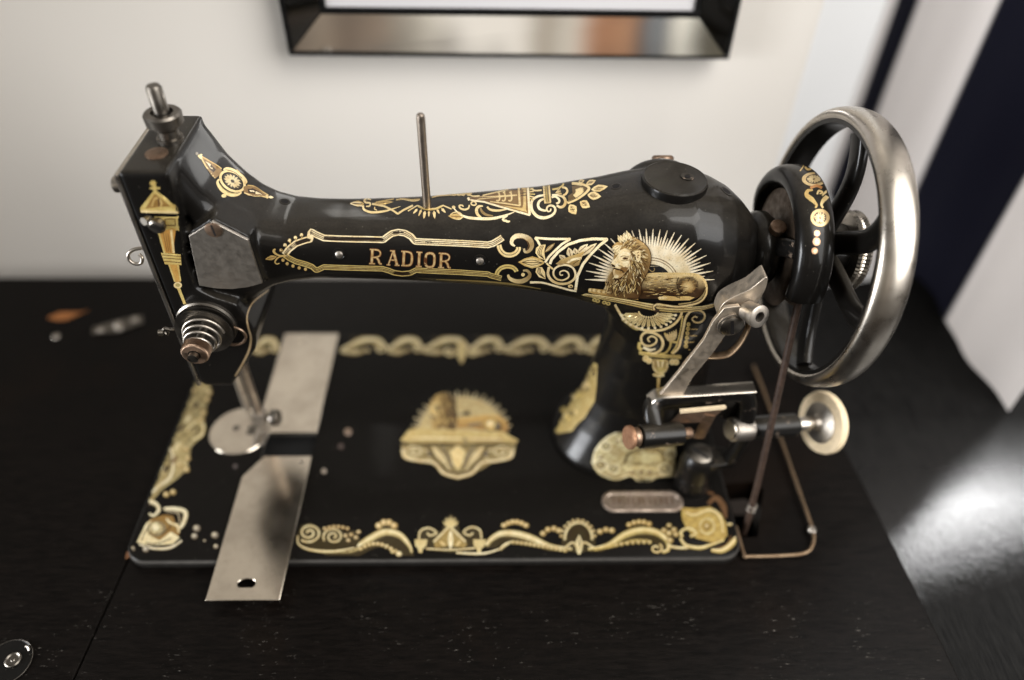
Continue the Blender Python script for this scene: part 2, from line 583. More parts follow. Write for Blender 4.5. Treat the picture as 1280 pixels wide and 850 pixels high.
# tension assembly
TC = Vector((-119.3, 0, 128.6))
ax = Vector((0, -1, 0))
ten = MB().lathe([(29.5, 15.8), (32.2, 15.8), (33, 14.8)], TC, ax, 56).build('tension_assembly', M['steel_dark'], machine)
for y, r, nm in ((33.4, 15.2, 'tension_disc'), (36.0, 14.8, 'tension_disc')):
    MB().lathe([(y, 5), (y+.8, r), (y+1.7, r+.2), (y+1.7, r-1), (y+1.2, 5)], TC, ax, 56).build(nm, M['steel_dark'], ten)
spr = []
for k in range(0, 181):
    t = k/180
    a = 2*PI*3.4*t
    r = 10.6-4.4*t
    spr.append(tuple(TC+ax*(38.3+11.5*t)+Vector((math.cos(a)*r, 0, math.sin(a)*r))))
MB().tube(spr, .75, 10).build('tension_spring', M['nickel_dull'], ten)
MB().lathe([(28, 2.7), (58, 2.7)], TC, ax, 20).build('tension_stud', M['steel_dark'], ten)
kn = []
for k in range(144):
    a = 2*PI*k/144
    kn.append(a)
nut = MB()
rg_ = []
for d, r, j in ((48.5, 5.8, 0), (49.2, 6.9, .25), (54.2, 6.9, .25), (54.8, 6.5, 0), (55.2, 6.1, 0), (55.25, 3.2, 0), (53, 3.1, 0)):
    rg_.append([tuple(TC+ax*d+Vector((math.cos(a)*(r+(j if i % 2 else -j)), 0, math.sin(a)*(r+(j if i % 2 else -j))))) for i, a in enumerate(kn)])
nut.loft(rg_)
nut.build('tension_nut', M['bronze'], ten, sharp=25)
MB().lathe([(52.9, 3.05), (54.2, 2.6)], TC, ax, 20).build('stud_end', M['nickel'], ten)
lp = [(-109, -33, 128.0), (-104, -34, 128.5), (-100.5, -34.5, 126.5), (-99.5, -34.5, 122.5), (-101.5, -34.5, 118.5), (-105.5, -34, 116), (-110, -33, 115)]
MB().tube(smooth_path(lp, 8), .8, 10).build('check_spring', M['bronze'], ten)
gd = MB().tube(smooth_path([(-134, -34, 128), (-137, -36, 129), (-139.6, -37, 130.6), (-141, -37, 128.4), (-139.6, -37, 126.6), (-138.4, -36.6, 128)], 8), .8, 8)
gd.lathe([(0, 1.6), (2.5, 1.6)], (-141, -37.5, 128), (-1, -.3, .2), 12)
gd.build('thread_guide', M['steel_dark'], ten)

# spool pin
z0, _ = surf_z(-.2, 0)
sp_ = MB().lathe([(-3, 2.15), (232.6-z0, 2.15), (234.2-z0, 1.9), (234.8-z0, 1.2)], (-.3, 0, z0), (0, 0, 1), 24)
sp_.build('spool_pin', M['pin'], machine)

# round cap on top of the arm
z1 = 199.8
cap = MB().lathe([(-4, 16.6), (1.0, 16.9), (2.2, 16.6), (2.7, 15.8), (2.2, 14.8), (2.1, .1)], (126.2, -1.5, z1-.6), (.03, .0, 1), 64).build('top_cap', M['black'], machine)
c0 = Vector((126.2, -1.5, z1-.6))
MB().lathe([(0, 3.4), (.5, 3.4), (.6, 2.6), (.2, 1.6)], c0+Vector((6.5, 1.6, 2.0)), (.03, .0, 1), 24).build('cap_hole', M['black_worn'], cap)
MB().lathe([(0, 1.5), (.15, 1.5)], c0+Vector((6.7, 1.6, 2.25)), (.03, .0, 1), 16).build('cap_hole', M_SLOT, cap)

# oil holes and small screws sitting in the casting
for (u, v), r in (((770, 233), 2.0), ((908, 239), 2.6), ((356, 252), 2.0)):
    p, n = surf_px(u, v)
    if p is not None:
        oh = MB().lathe([(-1, r*1.5), (.1, r*1.45), (.25, r*1.15), (.05, r*.95)], p, n, 24).build('oil_hole', M['black'], body)
        MB().lathe([(0, r*.95), (.12, r*.9)], p, n, 20).build('hole_bottom', M_SLOT, oh)
for u, v in ((424, 318), (600, 326)):
    p, n = surf_px(u, v)
    s = MB().lathe([(-1, 3.6), (.15, 3.5), (.3, 2.6), (.1, 2.3)], p, n, 28).build('screw_seat', M['black'], body)
    MB().lathe([(0, 2.1), (.6, 1.9), (1.0, 1.2), (1.1, .1)], p, n, 24).build('screw_head', M['nickel_dull'], s)

# cover screw at the back
MB().lathe([(0, 6), (7, 6), (8, 5)], (128, 34, 185), (0, .5, .85), 24).build('back_knob', M['bronze'], machine)

# rear bushing towards the wheel
bs = MB().lathe([(0, 15), (3, 19), (6, 21), (11, 21), (15, 18), (18, 13), (27, 13)], (171, 0, 156), (1, 0, 0), 56).build('wheel_bushing', M['black'], machine)
MB().lathe([(0, 4.2), (4.5, 4.2), (5.2, 3.4)], (183, -8, 174), (0, -.35, .94), 24).build('bushing_screw', M['bronze'], bs)

# ---- hand wheel (turned a touch out of true, as it hangs on its shaft)
WC = Vector((218.0, 2.3, 154.2))
WT = Matrix.Translation(WC) @ Matrix.Rotation(.0657, 4, 'Y')
wheel = tag(empty('hand_wheel'), None)
wheel.parent = machine
Rc, AX, AR = 71.9, 9.0, 4.6


def wp(x, R, a):
    return tuple(WT @ Vector((x, R*math.cos(a), R*math.sin(a))))


def ring_section(sec, n=128):
    rings = []
    for k in range(n):
        a = 2*PI*k/n
        rings.append([wp(x, R, a) for x, R in sec])
    return MB().loft(rings, closed=True)


outer_sec = []
for k in range(22):
    h = math.radians(-25+(180+50)*k/21)          # crown
    outer_sec.append((-AX*math.cos(h)*1.0, Rc+AR*math.sin(h)))
inner_sec = [(-8.1, Rc-1.9), (8.1, Rc-1.9), (7.7, Rc-4.3), (4, Rc-5.2), (-4, Rc-5.2), (-7.7, Rc-4.3)]
ring_section(outer_sec).build('rim', M['nickel'], wheel)
ring_section(inner_sec).build('rim_inside', M['black'], wheel, sharp=60)
hub = MB()
hub.lathe([(-14, 13), (-12, 15), (8, 15), (10, 13)], WC, WT.to_3x3() @ Vector((1, 0, 0)), 44)
hub.build('hub', M['black'], wheel)
for a0 in (79, 130, 175, 237, 292, 350):
    # slightly S-curved spokes; angle is measured at the rim
    pts = []
    for k in range(13):
        t = k/12
        R = 12+(Rc-6-12)*t
        a = math.radians(a0) + .14*math.sin(PI*t*.95)
        pts.append(wp(-2+2.0*math.sin(PI*t), R, a))
    tang = WT.to_3x3() @ Vector((1, 0, 0))
    MB().tube(pts, 1, 16, flat=(6.2, 3.4, tang, .75)).build('spoke', M['black'], wheel)
kn = MB()
rr_ = []
for d, r in ((8, 14), (9, 21.5), (10.5, 22.6), (12.2, 21.2), (13.4, 21.2), (15, 22.6), (16.6, 21.4), (18, 18), (18.5, 8)):
    rr_.append([wp(d, r+(.22 if i % 2 else -.22)*(1 if r > 20 else 0), 2*PI*i/128) for i in range(128)])
kn.loft(rr_)
kn.build('clutch_nut', M['nickel'], wheel, sharp=24)

# belt pulley and the belt guard over it
PX, PZ = 195.0, 157.5
pl = MB().lathe([(-6, 14), (-6.5, 28), (-5.5, 32), (-2.5, 29), (2.5, 29), (5.5, 32), (7.5, 28), (8, 14)], (PX, 0, PZ), (1, 0, 0), 80).build('belt_pulley', M['pulley'], machine)
gsec = []
GA = 20
rings = []
for k in range(61):
    a = math.radians(-4+188*k/60)
    ring = []
    tip = 1.0-.25*max(0, 1-k/9)**2
    for i in range(32):
        c, s = math.cos(2*PI*i/32), math.sin(2*PI*i/32)
        x = 9.6*tip*sup(c, 2.6)
        R = 38.6+6.0*tip*sup(s, 2.2)
        ring.append((PX+x-.5, R*math.cos(a), PZ+R*math.sin(a)))
    rings.append(ring)
guard_mb = MB().loft(rings)
guard = guard_mb.build('belt_guard', M['black'], machine)
BVH_GUARD = BVHTree.FromPolygons([Vector(p)*MM for p in guard_mb.v], guard_mb.f)
MB().tube([(184, -14, 168), (186, -20, 172), (190, -27, 175), (193, -33, 176)], 1, 16, flat=(5, 2.2, (1, 0, 0), .8)).build('guard_bracket', M['black_worn'], guard)

# ---- bobbin winder beside the pillar
wd = empty('bobbin_winder')
wd.parent = machine
post = MB().lathe([(0, 11.5), (2, 11.8), (10, 11.2), (12, 10.4), (13, 11.4), (24, 11), (30, 10), (32, 8.5)], (163, -44.5, 0), (0, 0, 1), 44)
post.build('post', M['black_worn'], wd)
screw('post_screw', (162.5, -45, 31.5), (-.05, -.25, 1), 7.2, 2.2, M['steel_dark'], wd, 95)
A0, A1 = Vector((108.7, -66, 74.3)), Vector((238.6, -34, 49.1))
wa = (A1-A0).normalized()


def on_axis(x):
    x = 108.7+(x-110.5)*1.096
    return A0 + wa*((x-A0.x)/wa.x)


L = lambda a, b, r: MB().lathe([(0, r*.93), (.6, r), ((b-a)*1.13-.6, r), ((b-a)*1.13, r*.93)], on_axis(a), wa, 32)
L(111, 113.6, 6.8).build('end_cap', M['rust'], wd)
L(113.4, 117.2, 5.6).build('end_spring', M['bronze'], wd)
L(117.5, 141, 6.9).build('spring_barrel', M['black_worn'], wd)
L(140.5, 146.5, 3.3).build('centre_pin', M['bronze'], wd)
L(170.5, 182, 7.3).build('bobbin_driver', M['nickel_dull'], wd)
L(169, 171.5, 6.0).build('bobbin_driver', M['nickel'], wd)
L(180, 210.5, 7.0).build('spindle_barrel', M['black_worn'], wd)
L(210, 226, 4.3).build('spindle', M['nickel'], wd)
ro = on_axis(226)
tr = MB().lathe([(0, 11.5), (.4, 19.0), (2.2, 19.6), (4.4, 19.4), (5.4, 18.4), (5.6, 11.5)], ro, wa, 64)
tr.build('rubber_tyre', M['rubber'], wd, sharp=50)
MB().lathe([(-5, 4.3), (-2.4, 4.8), (-1.0, 6.6), (-.7, 12.2), (-.2, 12.8), (6.0, 12.8), (6.2, 4)], ro, wa, 56).build('roller_disc', M['plate_grey'], wd)
# yoke: top bar and two legs, with a thin bright edge
yk = MB()
yk.tube(smooth_path([(127.0, -60.5, 70), (125.2, -54, 76), (125.2, -48, 80.5), (131, -44, 82), (150, -43.6, 84), (172, -43.2, 86), (178.5, -43.6, 85), (182, -45, 76), (182.5, -46.5, 62)], 6), 1, 16, flat=(5.0, 4.4, (0, -1, .1), .7))
yk.prism([(128, 80), (178, 84), (183, 66), (178, 58), (166, 66), (150, 70), (134, 70)], 'y', -42, -37)
yk.build('yoke', M['black_worn'], wd)
ed = MB().tube(smooth_path([(122.6, -46, 83.5), (129, -45.6, 89.0), (150, -45.2, 90.4), (182, -44.6, 92.8)], 6), 1, 10, flat=(4.2, .5, (0, 0, 1), .6))
ed.build('yoke_edge', M['nickel'], wd)
# link plate from the post to the spindle barrel
MB().prism([(158, -50), (168, -53.5), (184, -50.5), (187, -45), (184, -39), (166, -36), (157, -40)], 'z', 25.5, 30.5).build('link_plate', M['black_worn'], wd, .8)
screw('link_screw', (180.2, -48.8, 30.4), (0, 0, 1), 2.6, .8, M['steel_dark'], wd, 10)
MB().tube([(181, -46.5, 30), (183.5, -47, 45), (184.5, -47.3, 58)], 1, 14, flat=(5.5, 4, (1, 0, 0), .8)).build('link_arm', M['black_worn'], wd)
# thread finger
fg = MB().prism([(140.5, 80.6), (165.8, 84.2), (166.8, 82.6), (165.6, 81.4), (140.9, 77.9)], 'y', -51.6, -50.2)
fg.build('winder_finger', M['rubber'], wd, .2)
MB().add([(140.8, -51, 78.4), (165.6, -51, 81.6), (158.8, -52.5, 71.5), (136, -52.5, 70.5)], [(0, 1, 2, 3)]).add([(140.8, -50.4, 78.4), (165.6, -50.4, 81.6), (158.8, -51.9, 71.5), (136, -51.9, 70.5)], [(3, 2, 1, 0)]).build('winder_finger', M['bronze'], wd)
MB().tube([(158.4, -51.5, 77), (156.5, -52, 66), (156, -51, 56)], 1, 12, flat=(3.6, 1.1, (0, -1, 0), .7)).build('finger_stem', M['bronze'], wd)
# long lever, its screws and the strap behind it
lev = MB()
lv = [(151.2, 154.2), (158.5, 155.5), (162.5, 150), (161.5, 144), (156.5, 137.5), (151.6, 121.5), (144.6, 104), (141.5, 90.5), (147, 88.2), (147, 85.5), (126.8, 84.8), (122.8, 80.4), (122.6, 82.0), (129, 90.2), (137, 110), (145, 132), (147.3, 145)]
lev.prism(lv, 'y', -47.2, -44.8)
lev.build('lever', M['winder_steel'], wd, .35)
screw('lever_screw', (156.8, -47.2, 143.2), (.1, -1, -.02), 6.3, 2.8, M['steel_dark'], wd, 60)
MB().lathe([(0, 7.2), (.9, 7.2), (1.1, 6.4)], (156.8, -47.1, 143.2), (.1, -1, -.02), 36).build('lever_washer', M['nickel_dull'], wd)
nd_ = Vector((.36, -.86, .30)).normalized()
MB().lathe([(-8, 3.6), (0, 3.6), (.6, 5.2), (6.5, 5.2), (7, 6.0), (9.8, 6.0), (10.3, 5.2), (10.3, 2.7), (7, 2.6)], (163.5, -45.5, 151.5), nd_, 36).build('thumb_stud', M['nickel_dull'], wd)
MB().lathe([(0, 2.55), (.2, 2.5)], Vector((163.5, -45.5, 151.5))+nd_*7.1, nd_, 16).build('stud_hole', M_SLOT, wd)
br = MB()
br.prism(smooth_path([(150.5, 146), (151.5, 153.5), (156.5, 158.5), (163.5, 163.5), (169.4, 171), (171, 165), (169.6, 155.5), (166, 148.5), (159, 142.5), (153, 142)], 4, True), 'y', -43.2, -33)
br.build('winder_bracket', M['winder_steel'], wd, 1.2)
stp = smooth_path([(167.5, -41, 152), (168.6, -42, 140), (167.0, -43, 128), (162.5, -43.5, 119), (157, -43, 116.2), (150, -42.5, 115.5), (142, -42.2, 115)], 8)
MB().tube(stp, 1, 14, flat=(.8, 2.6, (0, -1, 0), .7)).build('strap', M['wire'], wd)
MB().prism([(148, 131), (155, 136), (157, 126), (151.5, 116.5), (141, 114.6), (139, 109)], 'y', -42.6, -41.4).build('strap_plate', M['wire'], wd, .3)

# maker's badge on the bed
M['badge'] = metal('tarnished_badge', (.32, .26, .21), .45, .6, (.14, .10, .075), 160)
bg = rrect(103, -66, 154.8, -50.5, 7.7, 10)
bd = MB().loft([[(x, y, z) for x, y in p] for p, z in ((bg, .1), (bg, 1.3), (rrect(103.8, -65.2, 154, -51.3, 6.9, 10), 1.8), (rrect(105.2, -63.8, 152.6, -52.7, 5.5, 10), 1.8), (rrect(105.8, -63.2, 152, -53.3, 4.9, 10), 1.2))])
badge = bd.build('badge', M['badge'], machine, sharp=30)
mb = MB()
rnd = random.Random(3)
x = 110.0
while x < 147.5:
    w = rnd.uniform(1.6, 2.6)
    mb.box((x, -61.0, 1.1), (x+w*.45, -55.6, 1.45))
    if rnd.random() < .7:
        mb.box((x+w*.55, -57.2+rnd.uniform(-2, 1), 1.1), (x+w, -56.2, 1.4))
    x += w+1.3
mb.build('relief', M['bronze'], badge, .2)
# ------------------------------------------------------------------ gold transfers: flat prints lying on the enamel
PALE = (.78, .63, .33)
LITE = (.90, .80, .55)
GOLD = (.58, .42, .165)
DEEP = (.30, .212, .092)
BRWN = (.15, .08, .03)
DARK = (.035, .018, .008)
INK = (.008, .007, .007)
YELL = (.62, .49, .18)
OLIV = (.42, .34, .13)


class Plane:
    """analytic z = h plane in metres with the ray_cast interface of a BVH tree"""
    def __init__(self, h):
        self.h = h

    def ray_cast(self, o, d):
        if abs(d.z) < 1e-9:
            return None, None, None, None
        t = (self.h-o.z)/d.z
        return (o+d*t, Vector((0, 0, 1)), 0, t) if t > 0 else (None, None, None, None)


BED_PLANE = Plane(0.0)


def on_bed(p):
    """keeps a print inside the rounded outline of the bed top"""
    dx, dy = abs(p.x)-(.183-.0115), abs(p.y)-(.096-.0115)
    if dx > 0 and dy > 0:
        return math.hypot(dx, dy) < .0115
    return dx < .0115 and dy < .0115


class Decal:
    def __init__(self, target, tf=None, base=.00009, limit=None):
        self.t, self.tf, self.base = target, tf, base
        self.v, self.f, self.c = [], [], []
        self.n = 0
        self.limit = limit or (on_bed if target is BED_PLANE else None)

    def hit(self, p):
        if self.tf:
            p = self.tf(p)
        h = self.t.ray_cast(CAM_POS, pray(p[0], p[1]))
        if h[0] is None:
            return None
        n = h[1]
        if n.dot(FW) > 0:
            n = -n
        if self.limit and not self.limit(h[0]):
            return None
        return h[0] + n*(self.base+.0000016*self.n)

    def stroke(self, pts, w, col, smooth=True, closed=False, step=1.1, round_=False):
        self.n += 1
        P = smooth_path(pts, 10, closed) if smooth and len(pts) > 2 else [tuple(map(float, p)) for p in pts]
        if closed:
            P = P + [P[0]]
        # resample
        d = [0]
        for a, b in zip(P, P[1:]):
            d.append(d[-1]+math.dist(a, b))
        tot = d[-1]
        if tot < .05:
            return self
        m = max(2, int(tot/step)+1)
        A = np.array(P)
        s = np.linspace(0, tot, m)
        X = np.interp(s, d, A[:, 0])
        Y = np.interp(s, d, A[:, 1])
        if isinstance(w, (list, tuple)):
            W = np.interp(np.linspace(0, 1, m), np.linspace(0, 1, len(w)), w)
        else:
            W = np.full(m, float(w))
        tx, ty = np.gradient(X), np.gradient(Y)
        l = np.hypot(tx, ty)+1e-9
        nx, ny = -ty/l, tx/l
        prev = None
        for i in range(m):
            a = self.hit((X[i]+nx[i]*W[i]/2, Y[i]+ny[i]*W[i]/2))
            b = self.hit((X[i]-nx[i]*W[i]/2, Y[i]-ny[i]*W[i]/2))
            if a is None or b is None or (a-b).length > .012:
                prev = None
                continue
            k = len(self.v)
            self.v += [a, b]
            cc = col((X[i], Y[i])) if callable(col) else col
            self.c += [cc, cc]
            if prev is not None and (self.v[prev]-a).length < .012:
                self.f.append((prev, prev+1, k+1, k))
            prev = k
        return self

    def fill(self, poly, col, smooth=False, grid=3.0):
        self.n += 1
        P = smooth_path(poly, 6, True) if smooth else [tuple(map(float, p)) for p in poly]
        A = np.array(P)
        x0, y0 = A.min(0)
        x1, y1 = A.max(0)
        pts = [Vector(p) for p in P]
        nb = len(pts)
        gx = np.arange(x0+grid/2, x1, grid)
        gy = np.arange(y0+grid/2, y1, grid)
        for x in gx:
            for y in gy:
                # inside?
                ins = False
                j = nb-1
                for i in range(nb):
                    xi, yi = P[i]
                    xj, yj = P[j]
                    if (yi > y) != (yj > y) and x < (xj-xi)*(y-yi)/(yj-yi)+xi:
                        ins = not ins
                    j = i
                if ins:
                    pts.append(Vector((x, y)))
        ed = [(i, (i+1) % nb) for i in range(nb)]
        vs, es, fs, *_ = delaunay_2d_cdt(pts, ed, [], 2, 1e-4)
        # keep faces whose centre is inside the outline
        mp = {}
        for i, p in enumerate(vs):
            h = self.hit(p)
            mp[i] = None
            if h is not None:
                mp[i] = len(self.v)
                self.v.append(h)
                self.c.append(col((p[0], p[1])) if callable(col) else col)
        for f in fs:
            if any(mp[i] is None for i in f):
                continue
            cx = sum(vs[i][0] for i in f)/len(f)
            cy = sum(vs[i][1] for i in f)/len(f)
            ins = False
            j = nb-1
            for i in range(nb):
                xi, yi = P[i]
                xj, yj = P[j]
                if (yi > cy) != (yj > cy) and cx < (xj-xi)*(cy-yi)/(yj-yi)+xi:
                    ins = not ins
                j = i
            if not ins:
                continue
            q = [self.v[mp[i]] for i in f]
            if max((q[i]-q[i-1]).length for i in range(len(q))) > .012:
                continue
            self.f.append(tuple(mp[i] for i in f))
        return self

    def disc(self, c, rx, ry=None, col=GOLD, rot=0, n=18):
        ry = ry or rx
        cr, sr = math.cos(rot), math.sin(rot)
        return self.fill([(c[0]+rx*math.cos(2*PI*k/n)*cr-ry*math.sin(2*PI*k/n)*sr, c[1]+rx*math.cos(2*PI*k/n)*sr+ry*math.sin(2*PI*k/n)*cr) for k in range(n)], col)

    def ell(self, c, rx, ry, w, col, rot=0, a0=0, a1=360, n=28):
        cr, sr = math.cos(rot), math.sin(rot)
        pts = []
        for k in range(n+1):
            a = math.radians(a0+(a1-a0)*k/n)
            x, y = rx*math.cos(a), ry*math.sin(a)
            pts.append((c[0]+x*cr-y*sr, c[1]+x*sr+y*cr))
        return self.stroke(pts, w, col, smooth=False)

    def spiral(self, c, r0, r1, a0, turns, w, col, sq=1.0, n=40):
        """from outer radius r0 at angle a0 (degrees) winding in to r1"""
        pts = []
        for k in range(n+1):
            t = k/n
            a = math.radians(a0+360*turns*t)
            r = r0+(r1-r0)*t
            pts.append((c[0]+r*math.cos(a), c[1]+r*sq*math.sin(a)))
        return self.stroke(pts, w, col, smooth=False)

    def leaf(self, a, b, wd, col, vein=None, bulge=.45):
        ax, ay = a
        dx, dy = b[0]-ax, b[1]-ay
        l = math.hypot(dx, dy)
        nx, ny = -dy/l, dx/l
        prof = [(0, .15), (.2, .7), (bulge, 1), (.75, .62), (1, 0)]
        L_ = [(ax+dx*t+nx*wd/2*h, ay+dy*t+ny*wd/2*h) for t, h in prof]
        R_ = [(ax+dx*t-nx*wd/2*h, ay+dy*t-ny*wd/2*h) for t, h in reversed(prof[:-1])]
        self.fill(L_+R_, col, smooth=False)
        if vein:
            self.stroke([(ax+dx*.12, ay+dy*.12), (ax+dx*.8, ay+dy*.8)], max(.5, wd*.12), vein, smooth=False)
        return self

    def build(self, name, parent):
        if not self.f:
            return None
        me = bpy.data.meshes.new(name)
        me.from_pydata([tuple(p) for p in self.v], [], self.f)
        ca = me.color_attributes.new('Col', 'FLOAT_COLOR', 'POINT')
        ca.data.foreach_set('color', [x for c in self.c for x in (*c, 1.0)])
        me.materials.append(M['gold'])
        # faces look at the viewer's side of the enamel
        bm = bmesh.new()
        bm.from_mesh(me)
        bm.normal_update()
        for f in bm.faces:
            if f.normal.dot(FW) > 0:
                f.normal_flip()
        bm.to_mesh(me)
        bm.free()
        me.polygons.foreach_set('use_smooth', [True]*len(me.polygons))
        o = bpy.data.objects.new(name, me)
        COL.objects.link(o)
        o.parent = parent
        return o


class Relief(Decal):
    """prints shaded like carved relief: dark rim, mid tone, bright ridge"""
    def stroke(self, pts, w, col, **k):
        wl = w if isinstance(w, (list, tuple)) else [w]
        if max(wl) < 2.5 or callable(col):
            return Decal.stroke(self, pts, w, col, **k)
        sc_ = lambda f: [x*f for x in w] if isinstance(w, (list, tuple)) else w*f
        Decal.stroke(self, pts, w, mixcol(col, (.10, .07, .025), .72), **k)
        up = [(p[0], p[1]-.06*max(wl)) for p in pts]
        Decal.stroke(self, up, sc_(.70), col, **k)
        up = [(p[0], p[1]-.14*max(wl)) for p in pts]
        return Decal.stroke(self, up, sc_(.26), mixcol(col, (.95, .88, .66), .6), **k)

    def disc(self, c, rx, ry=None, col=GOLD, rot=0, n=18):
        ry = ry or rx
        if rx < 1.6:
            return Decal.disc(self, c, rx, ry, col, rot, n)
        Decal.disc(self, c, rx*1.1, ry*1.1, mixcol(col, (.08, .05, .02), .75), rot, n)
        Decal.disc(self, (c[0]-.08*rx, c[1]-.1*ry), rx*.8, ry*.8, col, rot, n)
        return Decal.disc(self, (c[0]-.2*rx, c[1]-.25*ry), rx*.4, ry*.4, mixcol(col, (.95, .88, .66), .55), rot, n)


def Z(x0, y0, s):
    return lambda p: (x0+p[0]/s, y0+p[1]/s)


def zz(x0, y0, s, pts):
    return [(x0+x/s, y0+y/s) for x, y in pts]


def mixcol(a, b, t):
    t = max(0, min(1, t))
    return tuple(x+(y-x)*t for x, y in zip(a, b))


# ---- cartouche with the name on the front of the arm
cart = Decal(BVH_BODY)
top_line = zz(320, 270, 8, [(285, 388), (330, 330), (400, 275), (510, 238), (540, 235), (545, 190), (552, 158), (600, 185), (680, 220), (800, 226), (1000, 232)]) + \
    zz(450, 270, 8, [(60, 233), (235, 238), (262, 215), (320, 175), (385, 162), (450, 172), (510, 205), (550, 253), (640, 258), (900, 268), (1100, 277), (1280, 288)]) + \
    zz(600, 275, 8, [(130, 235), (205, 190), (225, 175)])
bot_line = zz(320, 270, 8, [(285, 388), (330, 420), (400, 455), (500, 482), (560, 505), (600, 540), (625, 535), (680, 508), (760, 512), (1000, 520), (1270, 526)]) + \
    zz(450, 270, 8, [(230, 528), (290, 545), (340, 565), (420, 577), (500, 570), (560, 540), (700, 548), (1000, 562), (1280, 580)]) + \
    zz(600, 275, 8, [(100, 552), (215, 582)])
for ln, w, c1 in ((top_line, 8.2, LITE), (bot_line, 6.6, YELL)):  # upper line paler: light from above is put into its colour
    cart.stroke(ln, w, mixcol(c1, GOLD, .25), smooth=False)
for ln, w, c1 in ((top_line, 8.2, LITE), (bot_line, 6.6, YELL)):
    for off in (-.26, .03, .27):
        q = [(x, y+off*w) for x, y in ln]
        cart.stroke(q, .85, DARK if off != .1 else BRWN, smooth=False)
# right-hand ends of the two lines curl into scrolls
cart.stroke(zz(600, 275, 8, [(190, 250), (205, 300), (245, 340), (300, 350), (350, 335), (382, 300), (385, 270)]), 6.0, PALE)
cart.stroke(zz(600, 275, 8, [(190, 250), (205, 300), (245, 340), (300, 350), (350, 335), (382, 300), (385, 270)]), .7, DARK)
cart.stroke(zz(600, 275, 8, [(165, 545), (180, 510), (215, 478), (265, 464), (320, 470), (355, 495), (365, 515)]), 5.2, YELL)
cart.stroke(zz(600, 275, 8, [(165, 545), (180, 510), (215, 478), (265, 464), (320, 470), (355, 495), (365, 515)]), .6, DARK)
cart.stroke(zz(600, 275, 8, [(350, 262), (318, 235), (325, 190), (370, 160), (440, 165), (500, 200), (518, 260), (490, 310), (450, 318), (440, 285)]), [2, 4.5, 5.5, 6, 6, 6.5, 6, 4.5, 3.4, 2.4], lambda p: mixcol(LITE, DEEP, (p[0]-640)/26))
cart.stroke(zz(600, 275, 8, [(370, 185), (430, 185), (470, 215), (485, 260), (470, 300)]), .7, BRWN)
cart.stroke(zz(600, 275, 8, [(280, 545), (295, 580), (350, 608), (420, 610), (480, 580), (498, 540), (470, 505), (430, 505)]), [2.5, 4.5, 5, 5.5, 5.5, 4.5, 3.4, 2], lambda p: mixcol(PALE, DEEP, (p[0]-638)/24))
cart.disc(zz(600, 275, 8, [(430, 545)])[0], 2.3, 2.3, PALE)
# left end: pearls and fleuron
for p in ((455, 190), (395, 217), (335, 245), (290, 290), (250, 342), (270, 440), (312, 475), (370, 498), (432, 517), (495, 530)):
    q = zz(320, 270, 8, [p])[0]
    r = 2.5 if p[1] < 400 else 2.3
    cart.disc(q, r, r*1.05, DARK)
    cart.disc(q, r*.85, r*.9, PALE if p[1] < 300 else mixcol(GOLD, DEEP, .3))
    cart.disc((q[0]-.4, q[1]-.5), r*.4, r*.4, LITE if p[1] < 400 else GOLD)
for a, b in (((455, 205), (462, 235)), ((398, 232), (410, 255)), ((340, 262), (355, 285)), ((298, 305), (315, 325))):
    cart.stroke(zz(320, 270, 8, [a, b]), 1, GOLD, smooth=False)
cart.leaf(*zz(320, 270, 8, [(205, 405), (92, 430)]), 6, GOLD, BRWN)
cart.stroke(zz(320, 270, 8, [(300, 390), (240, 395), (195, 375), (175, 345), (195, 330)]), [1.4, 1.6, 2.2, 3, 2], GOLD)
cart.stroke(zz(320, 270, 8, [(300, 400), (240, 405), (205, 430), (190, 460), (210, 478), (235, 470)]), [1.4, 1.5, 1.8, 2, 1.6, 1.2], GOLD)
cart.build('cartouche', body)

# letters R A D I O R
let = Decal(BVH_BODY)
LET = {
    'R': [([(0, 0), (6.5, 0)], 1.6), ([(0, 18), (7.8, 18)], 1.6), ([(3.4, 0), (3.4, 18)], 3.3), ([(4, .2), (10, .4), (13.6, 3), (13, 7.4), (8.5, 9.6), (4.5, 10)], 2.0), ([(8.8, 9.8), (11.8, 13), (13.6, 17.4), (16.4, 17.6)], [2.2, 2.7, 2.7, 1.6])],
    'A': [([(3, 0), (9.5, 0)], 1.6), ([(6.8, .5), (1.8, 18)], 1.7), ([(7.4, .3), (13, 18)], 3.2), ([(3.6, 11.6), (10.4, 11.6)], 1.5), ([(-.6, 18), (4.4, 18)], 1.5), ([(9.8, 18), (16, 18)], 1.6)],
    'D': [([(0, 0), (8, 0)], 1.6), ([(3.6, 0), (3.6, 18)], 3.2), ([(3.6, .2), (10, .6), (13.6, 4), (13.8, 13.5), (10.5, 17.4), (1, 18)], [1.8, 2.2, 3, 3, 2.2, 1.7])],
    'I': [([(0, 0), (7.6, 0)], 1.6), ([(3.8, 0), (3.8, 18)], 3.2), ([(0, 18), (7.6, 18)], 1.6)],
    'O': [([(6.4, 0), (2.4, 1.4), (.9, 5), (.9, 13), (2.6, 16.8), (6.4, 18), (10.4, 16.8), (12, 13), (12, 5), (10.4, 1.4), (6.4, 0)], 2.9)],
}
